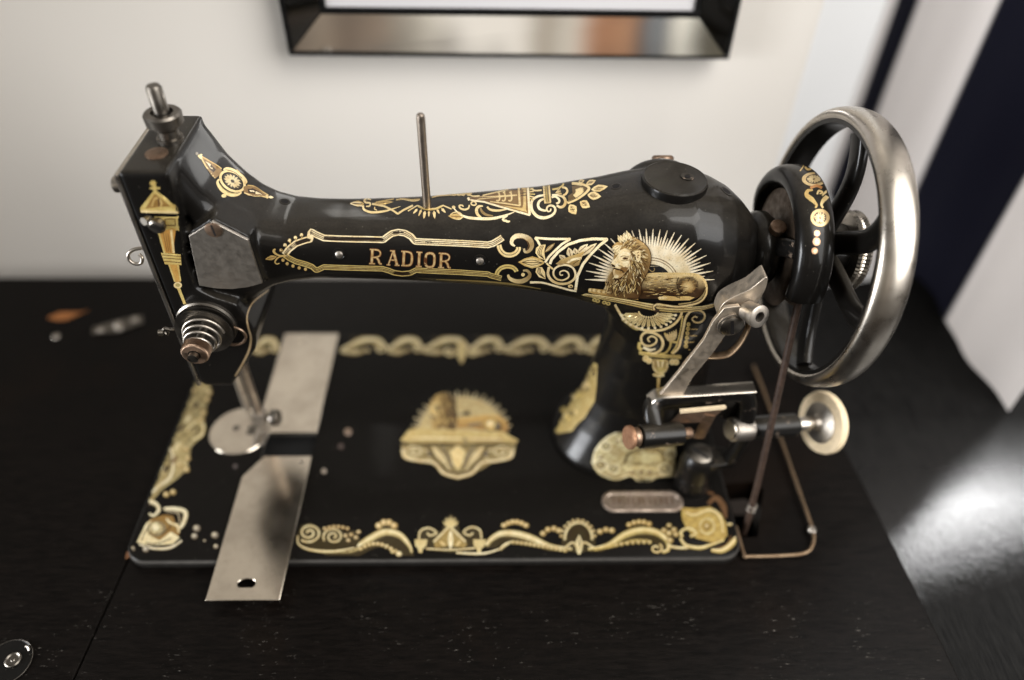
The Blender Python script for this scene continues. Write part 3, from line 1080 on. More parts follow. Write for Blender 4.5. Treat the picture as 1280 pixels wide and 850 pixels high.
for ch, x0, y0 in (('R', 462.2, 311.6), ('A', 484.6, 313.2), ('D', 501.6, 314.0), ('I', 520.6, 315.0), ('O', 531.6, 315.8), ('R', 548.4, 316.4)):
    for dark in (True, False):
        for pts, w in LET[ch]:
            q = [(x0+x*.98-(.05*(y)), y0+y*.98+x*.05) for x, y in pts]
            if dark:
                ww = [k+1.3 for k in w] if isinstance(w, list) else w+1.3
                let.stroke(q, ww, (.10, .035, .012), smooth=len(pts) > 2)
            else:
                w = [k*.86 for k in w] if isinstance(w, list) else w*.86
                let.stroke(q, w, lambda p: mixcol((.57, .43, .22), (.42, .27, .12), .5+.5*math.sin(p[0]*1.9+p[1]*.7)), smooth=len(pts) > 2)
let.build('lettering', body)

# ---- leaf-and-triangle panel right of the cartouche
pan = Decal(BVH_BODY)
T8 = lambda pts: zz(600, 275, 8, pts)
pan.stroke(T8([(600, 255), (575, 205), (550, 178), (700, 190), (905, 190), (820, 240), (740, 315), (690, 365), (650, 425)]), 2.8, LITE, smooth=False)
pan.stroke(T8([(700, 440), (715, 395), (780, 320), (880, 245), (1000, 205), (1130, 188), (1275, 192), (1200, 250), (1110, 340), (1030, 440), (975, 560), (955, 700)]), 3.4, LITE, smooth=False)
pan.stroke(T8([(690, 470), (680, 540), (715, 600), (790, 635), (880, 630), (940, 590), (955, 540), (930, 480), (870, 450), (800, 455), (745, 490), (735, 545), (770, 590), (830, 600), (885, 570), (880, 525), (840, 505), (800, 520), (805, 550), (830, 548)]), [3.2, 3.2, 3.4, 3.2, 3, 2.8, 2.8, 2.8, 2.6, 2.4, 2.4, 2.4, 2.4, 2.2, 2.2, 2, 2, 1.8, 1.6, 1.4], lambda p: mixcol(LITE, GOLD, (p[1]-330)/30))
pan.stroke(T8([(500, 622), (620, 625), (740, 655), (880, 695), (965, 712)]), [2.8, 2.2, 2.4, 2.4, 2], LITE)
pan.stroke(T8([(665, 430), (700, 465), (730, 490)]), 2.2, PALE)
pan.leaf(*T8([(640, 425), (380, 420)]), 15, GOLD)
pan.leaf(*T8([(620, 425), (395, 420)]), 11, PALE)
for dy in (-25, 0, 25):
    pan.stroke(T8([(625, 428), (520, 425+dy), (420, 421)]), .8, DARK)
pan.fill(T8([(655, 400), (590, 380), (555, 330), (560, 280), (600, 250), (655, 245)]), PALE)
for k in range(3):
    pan.stroke(T8([(640, 390), (600-k*16+10, 330), (625-k*14+12, 255)]), .8, DARK)
pan.fill(T8([(655, 590), (590, 570), (555, 520), (565, 475), (620, 470), (650, 520)]), PALE)
for k in range(3):
    pan.stroke(T8([(648, 580), (610-k*14, 530), (600-k*8, 478)]), .8, DARK)
pan.leaf(*T8([(650, 320), (750, 230)]), 5, DEEP, LITE)
# serrated leaf
for a, b, w in (((850, 430), (755, 435), 5), ((860, 400), (790, 350), 7), ((910, 370), (885, 275), 9), ((960, 340), (945, 280), 7), ((980, 330), (1080, 240), 8), ((1000, 360), (1170, 230), 8)):
    pan.leaf(*T8([a, b]), w, lambda p: mixcol(LITE, DEEP, (p[1]-305)/28), BRWN)
pan.fill(T8([(760, 440), (800, 400), (900, 360), (1000, 330), (1060, 300), (1010, 390), (990, 450), (940, 465), (880, 440), (820, 430)]), lambda p: mixcol(GOLD, DEEP, (p[1]-315)/18))
pan.stroke(T8([(870, 430), (930, 395), (1015, 380)]), 2.6, LITE)
pan.stroke(T8([(930, 440), (960, 420), (990, 400)]), .8, DARK)
pan.disc(T8([(905, 660)])[0], 3.2, 2.2, PALE)
pan.disc(T8([(912, 664)])[0], 1.3, 1, DARK)
pan.build('leaf_panel', body)

# ---- lion emblem
lion = Decal(BVH_BODY)
HC = (812.0, 352.0)
# rays
nr = 47
for k in range(nr):
    a = math.radians(182 + (176.0)*k/(nr-1))
    long_ = 1.0 if k % 2 == 0 else .86
    ro = (81*abs(math.cos(a))**2 + 66*abs(math.sin(a))**2)*long_
    ri = (50*abs(math.cos(a))**2 + 39*abs(math.sin(a))**2)
    p0 = (HC[0]+ri*math.cos(a), HC[1]+ri*.98*math.sin(a))
    p1 = (HC[0]+ro*math.cos(a), HC[1]+ro*math.sin(a))
    lion.stroke([p0, p1], [3.6, 2.4, .5], (.80, .72, .55), smooth=False, step=4)
halo = []
for k in range(41):
    a = math.radians(180+180*k/40)
    r = (53*abs(math.cos(a))**2 + 42*abs(math.sin(a))**2)
    halo.append((HC[0]+r*math.cos(a), HC[1]+r*math.sin(a)))
halo += [(868, 366), (752, 366)]
lion.fill(halo, lambda p: mixcol((.82, .75, .58), (.70, .58, .33), (p[1]-315)/45))
lion.ell((813, 353), 35, 31, 1.0, BRWN, 0, 200, 340)
lion.ell((813, 353), 32, 28, .8, BRWN, 0, 200, 340)
lion.fill([(813+27*math.cos(math.radians(a)), 353+23*math.sin(math.radians(a))) for a in range(180, 361, 10)], (.018, .018, .02))
# body
LB = [(797, 350), (803, 344), (815, 342), (828, 342.6), (842, 342), (856, 342.4), (868, 343), (876, 346), (881, 352), (882, 361), (879, 368), (871, 372.5), (858, 374), (838, 374.5), (818, 373), (798, 373)]


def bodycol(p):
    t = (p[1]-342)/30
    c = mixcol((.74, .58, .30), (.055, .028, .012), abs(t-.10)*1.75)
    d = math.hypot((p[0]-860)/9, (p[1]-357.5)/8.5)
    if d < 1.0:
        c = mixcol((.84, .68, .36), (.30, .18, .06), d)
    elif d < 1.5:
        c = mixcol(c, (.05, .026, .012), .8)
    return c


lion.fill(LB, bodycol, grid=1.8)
lion.stroke([(803, 344), (815, 341.6), (842, 341.6), (856, 342), (868, 342.6), (877, 346.6), (882, 354), (882.4, 362), (878, 370), (868, 377.5), (848, 380.5)], [1, 1.6, 2, 2.2, 2.6, 3, 3, 3, 2.8, 2.6, 2.2], (.72, .55, .26))
rnd = random.Random(11)
for k in range(170):
    x = rnd.uniform(803, 856)
    y = rnd.uniform(345, 370)
    l = rnd.uniform(3, 7)
    lion.stroke([(x, y), (x+l, y+rnd.uniform(-.8, .5))], rnd.uniform(.35, .7), rnd.choice([BRWN, DARK, DEEP, GOLD, (.75, .58, .28)]), smooth=False, step=3)
for k in range(24):
    a = rnd.uniform(0, 2*PI)
    lion.stroke([(860+7*math.cos(a), 357.5+6.5*math.sin(a)), (860+12*math.cos(a+.15), 357.5+11*math.sin(a+.15))], .6, rnd.choice([BRWN, DARK, DEEP]), smooth=False, step=3)
# haunch line, belly shadow and hind paw
lion.stroke([(848, 346), (846, 353), (848, 362), (853, 368)], 1.1, DARK)
lion.stroke([(812, 371), (835, 368), (850, 371)], 2.2, DARK)
lion.fill([(822, 371), (830, 368.6), (845, 370), (860, 369.4), (868, 371), (862, 374.4), (840, 375), (824, 374)], (.66, .47, .19))
for x in (825, 828.5, 832):
    lion.disc((x, 371.4), 1.7, 1.5, (.80, .64, .34))
# front legs
lion.fill([(735, 361.6), (740, 359.6), (760, 362), (796, 366), (798, 374), (770, 371.5), (744, 367), (736, 364.6)], (.45, .30, .11))
for x, y in ((738, 361.4), (743, 362), (749, 363), (755, 364), (761, 365)):
    lion.disc((x, y), 2.4, 1.9, (.76, .60, .30))
    lion.stroke([(x+1.6, y-1), (x+2, y+1.6)], .6, DARK, smooth=False)
# mane
MN = [(785, 291), (792, 296), (799, 299.6), (807, 305.4), (812.4, 313), (814, 322), (812.6, 331), (810, 339), (806, 346), (802, 355), (801, 366), (797, 372.4), (784, 372), (770, 370.6), (758, 367.4), (758, 356), (761, 344), (765.4, 338), (768, 330), (767, 322), (769, 313), (765, 308), (770, 303), (776, 301.5), (774, 297), (778, 293.5)]


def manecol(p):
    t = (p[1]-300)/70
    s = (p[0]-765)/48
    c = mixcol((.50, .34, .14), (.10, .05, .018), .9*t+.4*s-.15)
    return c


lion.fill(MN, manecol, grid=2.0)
lion.stroke(MN[:13], 1.0, DARK)
for k in range(330):
    # locks flow back and down from the face
    a = rnd.uniform(-1.9, 1.75)
    r0 = rnd.uniform(9, 25)
    cx, cy = 783, 325
    x0, y0 = cx+r0*math.cos(a)*.95, cy+r0*math.sin(a)
    if a > .9:
        y0 += rnd.uniform(0, 18)
        x0 -= rnd.uniform(0, 14)
    b = a+rnd.uniform(.5, 1.0)
    l = rnd.uniform(4, 8)
    x1, y1 = x0+l*math.cos(b), y0+l*math.sin(b)
    xm, ym = (x0+x1)/2+rnd.uniform(-1, 1), (y0+y1)/2+rnd.uniform(-1, 1)
    if not (757 < x1 < 813 and 293 < y1 < 371) or x1 > 814-(max(0, y1-325))*.3:
        continue
    lion.stroke([(x0, y0), (xm, ym), (x1, y1)], [.4, rnd.uniform(.7, 1.3), .3], rnd.choice([BRWN, BRWN, DARK, DEEP, GOLD, (.78, .62, .33), (.86, .74, .46)]), step=2)
for k in range(70):
    x0 = rnd.uniform(760, 800)
    y0 = rnd.uniform(342, 362)
    x1, y1 = x0+rnd.uniform(-4, 4), y0+rnd.uniform(5, 9)
    if y1 > 371:
        continue
    lion.stroke([(x0, y0), ((x0+x1)/2+rnd.uniform(-2, 2), (y0+y1)/2), (x1, y1)], [.4, 1.3, .4], rnd.choice([DARK, DARK, BRWN, GOLD, (.80, .66, .36)]), step=2)
# curls breaking the outline
for pts in ([(810, 334), (815, 338), (818, 335.5), (817, 333)], [(804, 344), (810, 347), (813, 344)], [(760, 345), (757, 352), (759, 358), (756, 364)], [(764, 340), (761, 347), (763, 354)], [(770, 343), (767, 352), (770, 360)]):
    lion.stroke(pts, [.6, 1.4, .6], rnd.choice([DEEP, GOLD]))
# tuft on the crown
for a, b, w in (((776, 303), (772.5, 294), 4), ((780, 302), (775, 293.6), 4), ((783, 301), (779.5, 291), 5), ((786, 299), (783, 288), 4.5), ((789, 300), (786, 291), 4), ((774, 306), (764.6, 311), 4.4), ((777, 306), (766, 315), 4.4), ((775, 310), (769, 318), 4)):
    lion.leaf(a, b, w, (.84, .74, .48), DEEP)
# face
TF = lambda pts: zz(725, 280, 10.63, pts)
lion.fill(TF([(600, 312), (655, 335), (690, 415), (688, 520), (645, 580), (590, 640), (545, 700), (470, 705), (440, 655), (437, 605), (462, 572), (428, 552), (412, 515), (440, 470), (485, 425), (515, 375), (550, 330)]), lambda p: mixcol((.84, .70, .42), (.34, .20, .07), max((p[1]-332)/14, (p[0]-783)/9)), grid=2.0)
lion.stroke(TF([(560, 345), (530, 395), (485, 455), (432, 505)]), [4.5, 3.6, 3.4, 3.4], (.86, .77, .54))
lion.disc(TF([(605, 505)])[0], 4.6, 2.9, (.86, .76, .50), -.35)
lion.stroke(TF([(565, 385), (610, 365), (665, 395)]), 2.2, (.86, .76, .52))
lion.disc(TF([(492, 532)])[0], 3.6, 2.0, (.88, .80, .58), -.3)
lion.disc(TF([(482, 680)])[0], 3.0, 2.0, (.70, .58, .34))
lion.fill(TF([(540, 560), (590, 555), (645, 560), (620, 610), (570, 640), (530, 610)]), (.22, .12, .04))
lion.fill(TF([(468, 585), (520, 592), (560, 612), (555, 650), (500, 655), (462, 635)]), (.38, .25, .10))
lion.fill(TF([(560, 440), (590, 425), (640, 435), (630, 458), (580, 462)]), BRWN)
lion.disc(TF([(600, 443)])[0], 1.3, 1.1, DARK)
lion.stroke(TF([(535, 425), (580, 412), (650, 425)]), .9, BRWN)
lion.stroke(TF([(550, 470), (600, 475), (640, 465)]), .8, DEEP)
lion.fill(TF([(412, 515), (435, 520), (470, 540), (465, 560), (430, 552)]), DARK)
lion.stroke(TF([(445, 568), (490, 582), (550, 598), (590, 630)]), [1.6, 1.8, 1.8, .8], DARK)
lion.stroke(TF([(450, 712), (510, 715), (560, 690)]), 1.6, DARK)
for k in range(5):
    lion.stroke(TF([(500+k*14, 520+k*5), (520+k*14, 545+k*4)]), .6, DEEP, smooth=False)
for k in range(34):
    x = rnd.uniform(640, 720)
    y = rnd.uniform(350, 640)
    lion.stroke(TF([(x, y), (x+rnd.uniform(-6, 22), y+rnd.uniform(25, 60))]), [.4, 1.0, .3], rnd.choice([DEEP, BRWN, GOLD, (.80, .70, .45)]), smooth=False)
# ear
lion.fill([(790, 314), (795, 312), (800, 311.6), (800.8, 317), (800, 323), (797.4, 326.4), (795, 323), (794.6, 318)], (.82, .68, .40))
lion.fill([(795.6, 315), (798.6, 313.4), (799.4, 318), (797.6, 324), (796, 320)], (.20, .10, .035))
# plinth with its mouldings
lion.fill([(727, 366.2), (733, 364.6), (752, 367), (790, 373), (818, 378), (848, 380.4), (876, 380.4), (893, 377.2), (893, 380.4), (880, 383.6), (862, 386.4), (838, 387.6), (815, 385.4), (785, 378.6), (755, 371.4), (735, 367.8)], lambda p: mixcol((.74, .60, .27), (.44, .33, .11), (p[1]-364-(p[0]-727)*.16)/9))
for off, c in ((0.4, (.78, .66, .34)), (2.2, BRWN), (3.6, (.70, .58, .28)), (5.2, DARK), (6.6, (.55, .42, .16))):
    lion.stroke([(731, 365+off*.3), (752, 367.4+off*.55), (790, 373.4+off*.85), (818, 378.2+off), (848, 380.8+off), (876, 380.6+off*.6), (892, 377.8+off*.4)], .9, c)
# tail
tl = [(882.6, 357), (881.6, 366), (875, 374.6), (862, 379), (846, 381), (832, 379.4), (822, 378), (817, 381), (819, 386), (824, 386.4)]
lion.stroke(tl, 4.0, DARK)
lion.stroke(tl, 2.2, (.78, .62, .32))
lion.stroke([(818, 381), (821, 384.6), (825, 388)], [1.4, 2.4, .8], INK)
lion.build('lion_emblem', body)

# ---- console ornament below the lion
con = Decal(BVH_BODY)
T6 = lambda pts: zz(725, 345, 6.07, pts)
con.stroke(T6([(265, 215), (290, 260), (330, 320), (390, 370), (470, 405), (560, 415), (650, 400), (720, 360), (760, 310), (775, 265)]), 3.0, PALE)
con.stroke(T6([(320, 330), (350, 350), (400, 390), (440, 410)]), [2, 3, 2.6, 1.4], OLIV)
for p in ((110, 180), (135, 188), (185, 200), (215, 208)):
    con.disc(T6([p])[0], 2.8, 2.4, YELL)
    con.disc(T6([p])[0], 1.0, .9, DARK)
fc = T6([(520, 262)])[0]
for k in range(13):
    a = math.radians(8+164*k/12)
    r1 = 36-8*abs(math.cos(a))**2*0
    dx, dy = math.cos(a), math.sin(a)*.62
    con.leaf((fc[0]+11*dx, fc[1]+3+9*dy), (fc[0]+r1*dx, fc[1]+3+(r1-3)*dy), 4.4, lambda p: mixcol((.80, .68, .36), DEEP, 1-math.hypot(p[0]-fc[0], (p[1]-fc[1])*1.5)/34), BRWN, .7)
    con.disc((fc[0]+(r1-2)*dx, fc[1]+3+(r1-5)*dy), 1.7, 1.6, LITE)
for k in range(13):
    a = math.radians(4+172*k/12)
    con.disc((fc[0]+12*math.cos(a), fc[1]+1+7*math.sin(a)), 1.1, 1, PALE)
# big volute on the left, band on the right with its own volute
con.stroke(T6([(560, 430), (500, 425), (465, 460), (475, 510), (520, 530), (570, 510), (580, 475), (545, 455), (515, 475), (530, 500)]), [3.2, 3.2, 3, 2.8, 2.6, 2.4, 2.2, 2, 1.8, 1.6], PALE)
con.stroke(T6([(560, 430), (610, 460), (630, 510), (610, 560), (560, 585), (510, 575)]), [3, 3.2, 3.4, 3, 2.4, 1.8], PALE)
con.stroke(T6([(640, 430), (680, 480), (685, 530), (650, 580), (600, 590)]), [2, 2.4, 2.6, 2.2, 1.6], YELL)
con.stroke(T6([(480, 540), (530, 560), (575, 550)]), [3, 3.4, 1.4], LITE)
con.stroke(T6([(700, 590), (745, 545), (765, 480), (785, 390), (800, 320), (835, 270), (890, 258), (935, 275), (945, 310), (920, 345), (875, 350), (850, 325), (870, 305), (890, 315)]), [2, 2.6, 2.8, 2.8, 3, 3, 3, 2.8, 2.6, 2.4, 2.2, 2, 1.8, 1.6], PALE)
con.stroke(T6([(690, 585), (725, 540), (745, 480), (765, 390), (778, 300)]), 1.6, YELL)
for k in range(6):
    a = T6([(640+k*18, 440+k*-8)])[0]
    con.leaf(T6([(690+k*6, 500+k*-4)])[0], a, 3.6, PALE, BRWN)
for y in (365, 398, 432, 466, 500, 530):
    con.disc(T6([(822-(y-365)*.12, y)])[0], 2.4, 2.6, YELL)
    con.disc(T6([(824-(y-365)*.12, y)])[0], 1.1, 1.2, DEEP)
for y, x1 in ((402, 890), (452, 885), (500, 865), (558, 835)):
    con.stroke(T6([(838-(y-400)*.1, y), (x1, y)]), .9, GOLD, smooth=False)
con.stroke(T6([(455, 500), (450, 540), (470, 560)]), 4, YELL)
con.stroke(T6([(695, 497), (735, 500)]), 2.6, YELL)
con.fill(T6([(450, 568), (600, 590), (765, 600), (768, 625), (640, 622), (500, 605), (448, 590)]), YELL)
con.stroke(T6([(452, 585), (600, 604), (765, 612)]), .9, DEEP)
for p in ((500, 625), (525, 640), (700, 650), (728, 650)):
    con.disc(T6([p])[0], 3.8, 3.8, PALE)
    con.disc(T6([p])[0], 1.8, 1.8, GOLD)
con.fill(T6([(548, 625), (670, 635), (668, 690), (640, 725), (630, 760), (560, 755), (575, 720), (555, 690)]), lambda p: mixcol(YELL, DEEP, abs(p[0]-827)/9))
for k in range(5):
    con.stroke(T6([(570+k*20, 640), (585+k*12, 690)]), 1.3, LITE if k % 2 else DEEP, smooth=False)
con.stroke(T6([(555, 645), (560, 700), (600, 735), (650, 715), (668, 650)]), 1.8, PALE)
con.stroke(T6([(555, 745), (595, 757), (640, 750)]), 2.6, PALE)
con.stroke(T6([(597, 770), (592, 850)]), [4, 2.6], GOLD, smooth=False)
con.build('console_ornament', body)

# ---- trophy ornament on top of the arm
trp = Decal(BVH_BODY)
T10 = lambda pts: zz(560, 200, 10.63, pts)
T10b = lambda pts: zz(650, 200, 10.63, pts)
T8b = lambda pts: zz(430, 200, 8, pts)
trp.leaf(*T8b([(200, 440), (62, 435)]), 7.5, GOLD, DARK)
trp.stroke(T8b([(62, 436), (100, 425), (170, 432)]), 1.2, LITE)
trp.stroke(T8b([(62, 437), (110, 452), (180, 462)]), 1.2, LITE)
trp.stroke(T8b([(270, 400), (240, 392), (205, 402), (215, 425), (260, 432), (255, 462), (220, 465)]), [1.4, 2, 2.4, 2.4, 2.2, 2, 1.4], PALE)
trp.stroke(T8b([(190, 455), (200, 495), (260, 522), (340, 522), (440, 505), (565, 465)]), [2.6, 2.8, 2.8, 2.6, 1.8, .5], PALE)
trp.stroke(T8b([(310, 470), (305, 490), (330, 505)]), [1, 1.6, 1], PALE)
trp.stroke(T8b([(280, 440), (400, 462), (480, 500), (538, 540), (590, 505), (690, 455)]), 2.4, PALE, smooth=False)
trp.leaf(*T8b([(300, 435), (495, 420)]), 5, GOLD, DARK)
trp.stroke(T8b([(320, 425), (420, 405), (500, 392)]), 1.6, GOLD)
trp.stroke(T8b([(520, 400), (600, 392), (680, 400), (760, 395)]), 1.8, GOLD)
trp.stroke(T8b([(560, 388), (680, 412), (750, 405)]), 1.2, PALE)
trp.stroke(T8b([(640, 512), (735, 455), (800, 485), (860, 490), (920, 485), (990, 455), (1075, 492)]), 1.6, PALE, smooth=False)
trp.stroke(T8b([(740, 465), (800, 490), (860, 498), (930, 488), (985, 462)]), 1.8, YELL)
for a, b, w in (((735, 490), (690, 540), 3.4), ((775, 495), (745, 565), 3), ((810, 510), (798, 590), 4), ((850, 510), (848, 570), 3), ((900, 510), (908, 590), 4), ((930, 495), (955, 540), 3.2), ((975, 485), (1018, 530), 3.6)):
    trp.leaf(*T8b([a, b]), w, PALE, None, .2)
trp.stroke(T8b([(880, 375), (960, 358), (1100, 350), (1280, 335)]), 1.6, GOLD)
for x in (1100, 1150, 1190, 1250):
    trp.disc(T8b([(x, 350)])[0], 2.6, 1.4, PALE)
# acanthus stem
trp.stroke(T10([(75, 640), (120, 690), (200, 745), (300, 772), (450, 782), (600, 778), (740, 745), (880, 695)]), [1.4, 2.2, 3.4, 3.4, 3.6, 3.4, 2.6, 1], LITE)
trp.leaf(*T10([(205, 760), (0, 745)]), 8, GOLD, BRWN)
trp.disc(T10([(75, 630)])[0], 2.2, 2, PALE)
trp.stroke(T10([(30, 730), (80, 700), (150, 700), (195, 750), (150, 790), (70, 775)]), 1.3, PALE)
trp.stroke(T10([(440, 770), (390, 720), (380, 660), (410, 620), (465, 615)]), [2.6, 3.4, 3.8, 3.4, 1.6], PALE)
trp.stroke(T10([(600, 745), (510, 730), (455, 690), (430, 640)]), [1.4, 2.8, 3.4, 2.2], DEEP)
trp.stroke(T10([(780, 660), (650, 675), (560, 660), (520, 625)]), [1, 2.6, 3.0, 2.4], PALE)
trp.stroke(T10([(790, 740), (740, 770), (735, 800), (770, 815)]), [2.4, 3, 3, 2], LITE)
trp.stroke(T10([(760, 800), (790, 820), (825, 815)]), [2.6, 3, 1.6], LITE)
trp.stroke(T10([(285, 600), (270, 645), (220, 662), (165, 645), (150, 610), (190, 605), (205, 625)]), [1.6, 2.2, 2.4, 2.4, 2.2, 2, 1.4], PALE)
trp.stroke(T10([(360, 560), (375, 590), (350, 605), (315, 595), (310, 570), (350, 552), (460, 555)]), 1.8, PALE)
# harp-like triangle
trp.fill(T10([(280, 500), (420, 480), (640, 430), (800, 395), (950, 370), (1075, 355), (1100, 740), (960, 700), (700, 610), (480, 555), (300, 530)]), lambda p: mixcol((.13, .07, .025), (.26, .16, .06), (p[0]-590)/70))
trp.stroke(T10([(265, 500), (285, 540)]), 3, LITE, smooth=False)
trp.stroke(T10([(290, 520), (500, 503), (920, 468)]), [4, 2.4, 2.0], PALE, smooth=False)
trp.stroke(T10([(300, 535), (480, 560), (750, 640), (1090, 735)]), [2, 2.2, 2.4, 2.4], LITE, smooth=False)
trp.stroke(T10([(560, 555), (760, 580), (960, 610)]), [1, 1.6, 1.8], PALE, smooth=False)
trp.stroke(T10([(940, 375), (955, 610)]), 2.6, PALE, smooth=False)
trp.stroke(T10([(1062, 360), (1085, 735)]), 3.0, LITE, smooth=False)
trp.fill(T10([(975, 375), (1040, 362), (1055, 700), (700, 605), (980, 640)]), (.66, .50, .22))
trp.stroke(T10([(960, 445), (1050, 440)]), 1.0, DARK, smooth=False)
trp.stroke(T10([(965, 480), (1050, 470)]), 1.0, DARK, smooth=False)
trp.stroke(T10([(460, 475), (640, 432), (860, 385)]), 1.8, PALE, smooth=False)
trp.stroke(T10([(290, 470), (340, 485), (420, 478)]), 1.8, PALE)
for x in (685, 760, 845):
    trp.stroke(T10([(x-10, 430), (x, 480), (x, 530), (x-25, 548), (x-40, 535)]), 1.9, PALE)
    trp.stroke(T10([(x-30, 440), (x, 420)]), 1.6, PALE, smooth=False)
# volutes, bar, shell and leaves
trp.stroke(T10b([(320, 470), (230, 490), (165, 540), (150, 610), (170, 690), (240, 755), (330, 770), (420, 740), (465, 690), (465, 640), (430, 610), (380, 615), (355, 650), (370, 685), (405, 680), (410, 650)]), [2.4, 2.8, 3, 3.2, 3.4, 3.6, 3.8, 4, 3.8, 3.2, 3, 2.8, 2.6, 2.2, 2, 1.6], LITE)
trp.stroke(T10b([(315, 520), (260, 550), (240, 600), (260, 650), (320, 675), (365, 670)]), [2.6, 3, 3.2, 3.2, 2.8, 2.2], LITE)
trp.stroke(T10b([(420, 500), (470, 490), (520, 530), (515, 570), (480, 580)]), [2.4, 2.6, 2.8, 2.8, 2.2], LITE)
trp.stroke(T10b([(425, 470), (510, 470), (580, 500), (605, 560), (580, 615), (530, 630), (490, 605)]), [2.4, 2.6, 3, 3.4, 3.4, 3.2, 2.6], lambda p: mixcol(LITE, GOLD, (p[0]-695)/14))
trp.fill(T10b([(305, 345), (395, 335), (415, 580), (325, 585)]), (.20, .15, .06))
trp.stroke(T10b([(315, 350), (333, 575), (405, 570), (385, 340)]), 2.2, PALE, smooth=False)
trp.stroke(T10b([(345, 360), (365, 555)]), 1.8, OLIV, smooth=False)
for k in range(5):
    trp.stroke(T10b([(130, 400+k*28), (200-abs(k-2)*12, 380+k*40)]), 1.6, PALE if k % 2 else YELL, smooth=False)
trp.stroke(T10b([(140, 380), (200, 410), (290, 405)]), 2, PALE)
trp.stroke(T10b([(430, 395), (510, 380), (570, 340), (575, 315)]), 2.2, YELL)
for k in range(7):
    trp.stroke(T10b([(470+k*4, 440-k*4), (560-k*6, 470-k*18)]), .9, PALE if k % 2 else DEEP, smooth=False)
trp.stroke(T10b([(560, 365), (610, 380), (630, 415), (610, 455), (575, 475)]), 2.6, PALE)
trp.fill(T10b([(640, 560), (640, 480), (700, 440), (690, 350), (800, 330), (870, 350), (900, 385), (860, 430), (760, 510)]), (.12, .075, .025))
for k in range(13):
    a = math.radians(-22+86*k/12)
    trp.leaf(T10b([(680+60*math.cos(a), 420+50*math.sin(a))])[0], T10b([(690+165*math.cos(a), 412+105*math.sin(a))])[0], 2.2, PALE, None, .7)
trp.stroke(T10b([(630, 575), (740, 530), (850, 460), (915, 395), (905, 365), (840, 335), (740, 318), (690, 318)]), 3.4, PALE)
trp.stroke(T10b([(640, 560), (740, 515), (840, 445), (890, 390), (880, 368), (820, 345)]), .8, DARK)
for a, b, w in (((660, 600), (745, 725), 12), ((800, 560), (930, 630), 11), ((900, 470), (1080, 490), 11), ((950, 400), (1170, 355), 9), ((880, 330), (1010, 275), 7), ((780, 300), (860, 275), 5)):
    trp.leaf(*T10b([a, b]), w, PALE, None, .45)
    trp.leaf(*T10b([(a[0]+(b[0]-a[0])*.15, a[1]+(b[1]-a[1])*.15), (a[0]+(b[0]-a[0])*.75, a[1]+(b[1]-a[1])*.75)]), w*.5, DEEP, DARK, .45)
trp.build('trophy_ornament', body)

# ---- rosette on the shoulder
ros = Decal(BVH_BODY)
T11 = lambda pts: zz(235, 180, 10.63, pts)
rc = T11([(590, 495)])[0]
rot = math.radians(33)
ros.ell(rc, 16.6, 11.0, 3.0, PALE, rot)
ros.disc(rc, 13.2, 8.6, (.030, .022, .012), rot)
for k in range(14):
    a = 2*PI*k/14
    cr, sr = math.cos(rot), math.sin(rot)
    f = lambda rr: (rc[0]+rr*12.6*math.cos(a)*cr-rr*8*math.sin(a)*sr, rc[1]+rr*12.6*math.cos(a)*sr+rr*8*math.sin(a)*cr)
    ros.leaf(f(.2), f(.98), 3.0, (.62, .52, .30), None, .7)
ros.stroke(T11([(470, 345), (510, 325), (580, 340), (660, 385), (730, 440), (775, 500), (765, 525)]), [2, 3.2, 3.4, 3.4, 3.4, 3.2, 1.6], PALE)
ros.stroke(T11([(520, 345), (620, 380), (720, 460)]), .8, DARK)
ros.stroke(T11([(410, 470), (390, 510), (420, 580), (480, 640), (570, 680), (660, 675), (710, 645)]), [2, 3.6, 3.8, 3.8, 3.8, 3.4, 1.6], PALE)
ros.stroke(T11([(420, 540), (480, 610), (580, 655), (640, 655)]), .9, OLIV)
ros.disc(T11([(475, 690)])[0], 3.2, 2.2, PALE)
ros.stroke(T11([(640, 345), (680, 380)]), 1.8, GOLD, smooth=False)
ros.fill(T11([(160, 160), (200, 180), (330, 260), (430, 320), (450, 360), (410, 420), (365, 455), (320, 430), (240, 320), (180, 210)]), (.25, .16, .065))
ros.stroke(T11([(170, 175), (220, 270), (300, 390), (360, 455)]), 1.4, PALE)
ros.stroke(T11([(180, 165), (280, 225), (390, 290), (445, 330)]), 1.4, GOLD)
ros.fill(T11([(210, 210), (300, 270), (370, 340), (340, 380), (290, 340)]), DARK)
ros.leaf(*T11([(355, 350), (225, 230)]), 3.8, LITE)
ros.stroke(T11([(135, 150), (175, 190)]), 3, PALE, smooth=False)
ros.stroke(T11([(175, 135), (165, 195)]), 2.4, PALE, smooth=False)
ros.disc(T11([(115, 128)])[0], 1.8, 1.8, (.25, .22, .18))
ros.fill(T11([(735, 570), (800, 545), (880, 560), (980, 630), (1070, 690), (1040, 715), (930, 695), (800, 690), (740, 650)]), (.24, .15, .06))
ros.stroke(T11([(790, 550), (880, 565), (980, 630), (1070, 685)]), 1.2, GOLD)
ros.stroke(T11([(745, 650), (860, 690), (960, 695), (1045, 710)]), 1.4, PALE)
ros.fill(T11([(790, 600), (860, 590), (960, 645), (1000, 680), (900, 665), (800, 650)]), DARK)
ros.leaf(*T11([(815, 620), (985, 675)]), 3.6, LITE)
ros.stroke(T11([(1040, 680), (1060, 725)]), 2.6, PALE, smooth=False)
ros.leaf(*T11([(1065, 705), (1140, 715)]), 3.4, LITE)
ros.build('shoulder_rosette', body)

